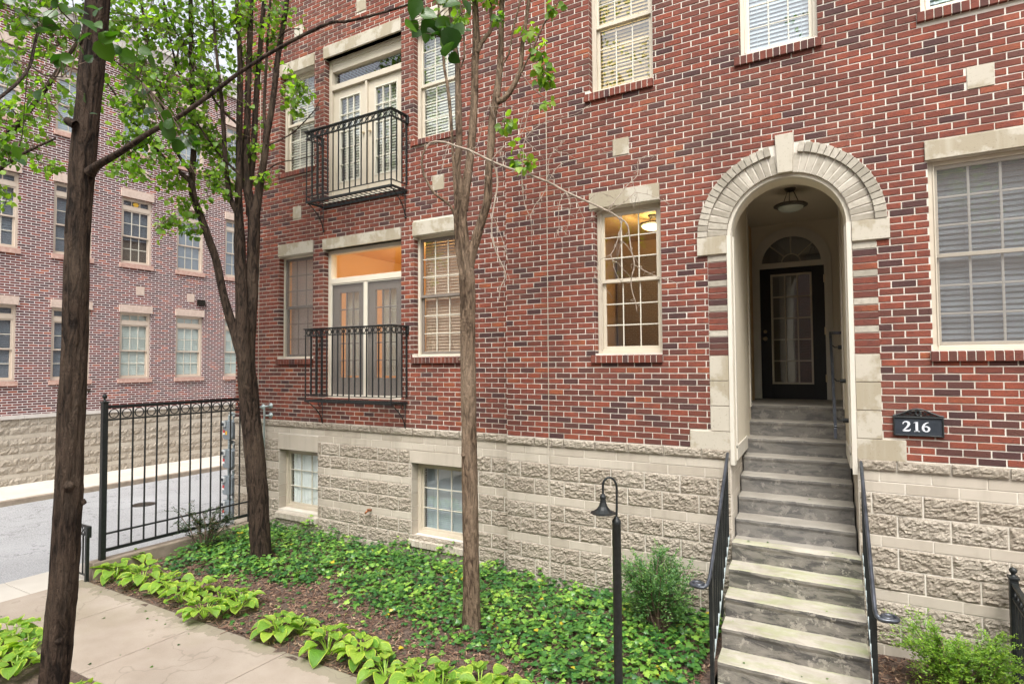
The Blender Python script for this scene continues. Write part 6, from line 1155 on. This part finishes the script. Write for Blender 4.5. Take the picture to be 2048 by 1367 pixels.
# ------------------------------------------------------------ ivy
def nz(x, y, f, o=0): return noise.noise(Vector((x * f, y * f, o)))
rn = random.Random(21); P, X, Z, S, T = [], [], [], [], []
trunks = [(-7.5, 5.68, .16), (-3.66, 5.33, .12)]
def ivyd(x, y):
    d = -.28 + 1.5 * min(1, max(0, (y - 4.55) / .9)); d += 1.1 * nz(x, y, 1.1, 3) + .55 * nz(x, y, 2.7, 9)
    if x > -4.4: d += .32
    if x > -2.6: d += .05 - 1.1 * max(0, x + 2.1) - (.5 if y < 4.9 else 0) * min(1, x + 2.6)
    d -= 1.1 * math.exp(-((x + 5.9) ** 2 / 3.6 + (y - 4.85) ** 2 / .22)); d -= .5 * math.exp(-((x + 3.6) ** 2 / 3 + (y - 4.55) ** 2 / .05))
    if y < 4.35: d -= .5
    return d
n = 0
while n < 13000:
    x, y = rn.uniform(-9.0, -1.35), rn.uniform(4.15, 6.80)
    d = ivyd(x, y)
    d += .55 * nz(x, y, 7.0, 31) - .08
    if d < rn.uniform(-.05, .9) and rn.random() > .055: continue
    d = max(d, 0)
    if any((x - a) ** 2 + (y - c) ** 2 < r * r for a, c, r in trunks): continue
    h = min(.12, .02 + .08 * max(0, d)) * rn.random() ** .7 + .012; wall = max(0, 1 - (6.8 - y) / .16); h += wall * .16 * max(0, nz(x, 0, 2.1, 5) + .35) * rn.random() * 2
    P.append((x, y, gz(x, y) + h)); a = rn.uniform(0, 6.283); X.append((math.cos(a), math.sin(a) - .35, rn.uniform(-.35, .15))); Z.append((rn.gauss(0, .38), rn.gauss(-.18, .38), 1)); S.append(rn.choice([rn.uniform(.025, .045), rn.uniform(.035, .06), rn.uniform(.05, .078)])); 
    t = .45 + .45 * nz(x, y, 3.1, 12) + rn.gauss(0, .2) + h * 1.2; T.append(min(.96, t) if rn.random() > .006 else 1.0); n += 1
scatter('ivy', 'ivy', P, X, Z, S, M['ivy'], tone=T); prop(bpy.data.objects['ivy'], 'glossy green ivy covering the garden bed along the block base', 'ground cover', kind='stuff')
# mulch and dead stems on the soil
def chips(name, n, x0, x1, y0, y1, seed):
    rn = random.Random(seed); b = MB()
    for i in range(n):
        x, y = rn.uniform(x0, x1), rn.uniform(y0, y1); z = gz(x, y) if y > 4 else -2.86; L = rn.uniform(.012, .05) if rn.random() < .75 else rn.uniform(.06, .26); a = rn.uniform(0, 6.28); t = rn.uniform(.002, .006) if L < .06 else .0018; dx, dy = math.cos(a) * L / 2, math.sin(a) * L / 2; ox, oy = -math.sin(a) * t * 1.8, math.cos(a) * t * 1.8; dz = rn.uniform(-.008, .014)
        b.a = rn.random(); zz = z + rn.uniform(.004, .02)
        b.add([(x - dx - ox, y - dy - oy, zz - dz), (x + dx - ox, y + dy - oy, zz + dz), (x + dx + ox, y + dy + oy, zz + dz + .002), (x - dx + ox, y - dy + oy, zz - dz + .002), (x - dx, y - dy, zz - dz + t * 1.6), (x + dx, y + dy, zz + dz + t * 1.6)], [(0, 1, 5, 4), (4, 5, 2, 3)])
    return prop(b.build(name, M['mulch'], loc=(0, 0, 0)), 'brown bark mulch and dead stems strewn over the bare soil', 'mulch', kind='stuff')
chips('mulch', 15000, -9.0, -1.3, 4.12, 6.6, 5); chips('mulch', 3500, -.05, 2.2, 4.6, 6.65, 6)['label'] = 'reddish bark mulch between the steps and the right fence'
# fallen leaves on path and steps
rn = random.Random(33); P, X, Z, S = [], [], [], []
for i in range(26):
    x, y = rn.uniform(-8.8, -4.2), rn.uniform(2.95, 4.1); P.append((x, y, -2.866)); a = rn.uniform(0, 6.28); X.append((math.cos(a), math.sin(a), 0)); Z.append((rn.gauss(0, .15), rn.gauss(0, .15), 1)); S.append(rn.uniform(.015, .035))
for i in range(12):
    k = rn.randint(5, 11); y = YN - TRD * k + rn.uniform(.05, .22); P.append((rn.uniform(-1.15, -.15), y, ZN - RISE * k + .006)); a = rn.uniform(0, 6.28); X.append((math.cos(a), math.sin(a), 0)); Z.append((0, 0, 1)); S.append(rn.uniform(.012, .03))
scatter('fallen_leaves', 'heart', P, X, Z, S, M['leafbig']); prop(bpy.data.objects['fallen_leaves'], 'a few small fallen leaves on the path and steps', 'leaves', kind='stuff')

# ------------------------------------------------------------ hostas
def hosta_mesh(seed, s, nl=13):
    rn = random.Random(seed); V, F_, T, E, W_ = [], [], [], [], []; nu, nv = 9, 8
    for i in range(nl):
        ring = i / nl; a = i * 2.399 + rn.uniform(-.3, .3); inner = i < nl * .35; L = s * rn.uniform(.14, .205) * (.8 if inner else 1); wd = L * rn.uniform(.36, .46); st = s * rn.uniform(.10, .17) * (.5 if inner else 1); h0 = s * rn.uniform(.08, .17) * (1.35 if inner else 1); tone = min(1, max(0, rn.gauss(.55, .25)))
        ca, sa = math.cos(a), math.sin(a); dr = rn.uniform(.35, .85) * (.7 if inner else 1.1); roll = rn.uniform(-.4, .4); base = len(V)
        for iu in range(nu + 1):
            u = iu / nu; hw = wd * (math.sin(math.pi * min(1, u ** .74)) ** .62 if 0 < u < 1 else 0) ; r = st + L * (u - .12 * dr * u * u); z = h0 + L * (.38 * u - dr * u * u * .85)
            for iv in range(nv + 1):
                v = iv / nv * 2 - 1; y = hw * v; zz = z + abs(v) ** 1.5 * hw * .34 - .002 + roll * y + .004 * s * math.sin(u * 9 + v * 6 + i)
                V.append((ca * r - sa * y, sa * r + ca * y, zz)); T.append(tone); E.append(max(abs(v), max(0, (u - .86) / .14))); W_.append(abs(v) * (1 - .3 * u))
        W = nv + 1; F_ += [(base + p * W + q, base + p * W + q + 1, base + (p + 1) * W + q + 1, base + (p + 1) * W + q) for p in range(nu) for q in range(nv)]
        sb = len(V)                                   # petiole
        for t_, wq in ((0, .006), (.5, .0055), (1, .005)):
            r = (st + .01) * t_; z = h0 * (t_ ** .6) - .01; 
            for q in (-1, 1): V.append((ca * r - sa * q * wq * s, sa * r + ca * q * wq * s, z)); T.append(.8); E.append(0); W_.append(0)
        F_ += [(sb, sb + 2, sb + 3, sb + 1), (sb + 2, sb + 4, sb + 5, sb + 3)]
    return np.array(V), np.array(F_), dict(tone=T, edge=E, vein=W_)
hl = ['hosta at the kerb end, largest leaves hanging over the path', 'hosta behind the kerb end, against the low wall']
protos = []
def hosta(x, y, s, i, label, group):
    z = gz(x, y) if y > 4 else -2.86
    V, F_, A = hosta_mesh(i * 13 + 5, s * .93, 19 if s > .95 else 15)
    o = arr_obj('hosta', V + np.array([x, y, z]), F_, M['hosta'], loc=(x, y, z), smooth=True, attrs=A); return prop(o, label, 'hosta plant', group)
hx = ['first hosta of the bed row, at the end of the low kerb wall', 'second hosta of the bed row, pressed against the kerb wall', 'third hosta of the bed row counted from the kerb wall', 'fourth hosta of the bed row counted from the kerb wall', 'fifth hosta of the bed row counted from the kerb wall', 'sixth hosta of the bed row counted from the kerb wall', 'seventh hosta of the bed row, nearest the path in its bunch', 'small eighth hosta of the bed row, behind its neighbours', 'ninth hosta, last of the dense bunch before the bare soil gap',
      'tenth hosta of the row, first after the bare soil gap', 'small eleventh hosta of the row, next to the bare gap', 'twelfth hosta of the row, tall leaves over soil', 'thirteenth hosta of the row, broad leaves in front of the ivy', 'fourteenth hosta of the row, small, near the path corner', 'fifteenth hosta of the row, first along the bottom edge', 'sixteenth hosta of the row, along the bottom edge', 'seventeenth hosta of the row, below the young tree', 'last hosta of the row, nearest the garden lamp']
for i, (x, y, s) in enumerate(D['hosta']): hosta(x, y, s, i, hx[i], 'hostas edging the path')
hy = ['large hosta at the far left across the path, leaves upright', 'hosta behind the near trunk across the path', 'lower left corner hosta, widest leaves', 'small hosta right behind the leaning trunk, low', 'tiny hosta peeking out right of the leaning trunk']
for i, (x, y, s) in enumerate(D['hosta2']): hosta(x, y, s, 40 + i, hy[i], 'hostas at the near trunk')

# ------------------------------------------------------------ shrubs
def shrub(name, c, rx_, rz_, n, size, mat, label, seed, stems=9, stemm='twig', lean=0, spread=1.0, gap=.25):
    rn = random.Random(seed); t = thing(name, c, label, 'shrub'); c = Vector(c); b = MB(); cr = Crown()
    tips = []
    for i in range(stems):
        a = rn.uniform(0, 6.28); r = rx_ * rn.uniform(.3, 1); tip = c + Vector((math.cos(a) * r, math.sin(a) * r * .8, rz_ * rn.uniform(.55, 1.0))); p0 = c + Vector((math.cos(a) * .05, math.sin(a) * .05, -.03)); m = (p0 + tip) / 2 + rv(rn, .03) + Vector((0, 0, rz_ * .12)); pts = [p0, p0.lerp(m, .5) + rv(rn, .012), m, m.lerp(tip, .5) + rv(rn, .015), tip]; b.tube(pts, [.012 * spread, .009 * spread, .007 * spread, .005 * spread, .002], 6); tips.append(pts)
    b.build('stem', M[stemm], t)
    ns = n // 22
    for k in range(ns):
        pts = rn.choice(tips); f = rn.uniform(1.2, 3.99); a = pts[int(f)].lerp(pts[int(f) + 1], f - int(f)); out = (a - c); out.z *= .4; out = out.normalized() + rv(rn, .6) + Vector((0, 0, .15)); out.normalize(); L = rx_ * rn.uniform(.25, .75)
        for j in range(22):
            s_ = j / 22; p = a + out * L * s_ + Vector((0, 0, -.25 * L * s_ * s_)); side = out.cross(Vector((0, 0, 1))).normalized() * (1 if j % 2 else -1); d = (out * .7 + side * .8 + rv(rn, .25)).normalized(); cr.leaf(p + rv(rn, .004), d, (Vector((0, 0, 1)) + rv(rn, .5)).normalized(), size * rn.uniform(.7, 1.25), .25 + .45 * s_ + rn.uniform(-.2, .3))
    scatter('foliage', 'oval' if size < .06 else 'heart', cr.P, cr.X, cr.Z, cr.S, M[mat], t, cr.T); return t
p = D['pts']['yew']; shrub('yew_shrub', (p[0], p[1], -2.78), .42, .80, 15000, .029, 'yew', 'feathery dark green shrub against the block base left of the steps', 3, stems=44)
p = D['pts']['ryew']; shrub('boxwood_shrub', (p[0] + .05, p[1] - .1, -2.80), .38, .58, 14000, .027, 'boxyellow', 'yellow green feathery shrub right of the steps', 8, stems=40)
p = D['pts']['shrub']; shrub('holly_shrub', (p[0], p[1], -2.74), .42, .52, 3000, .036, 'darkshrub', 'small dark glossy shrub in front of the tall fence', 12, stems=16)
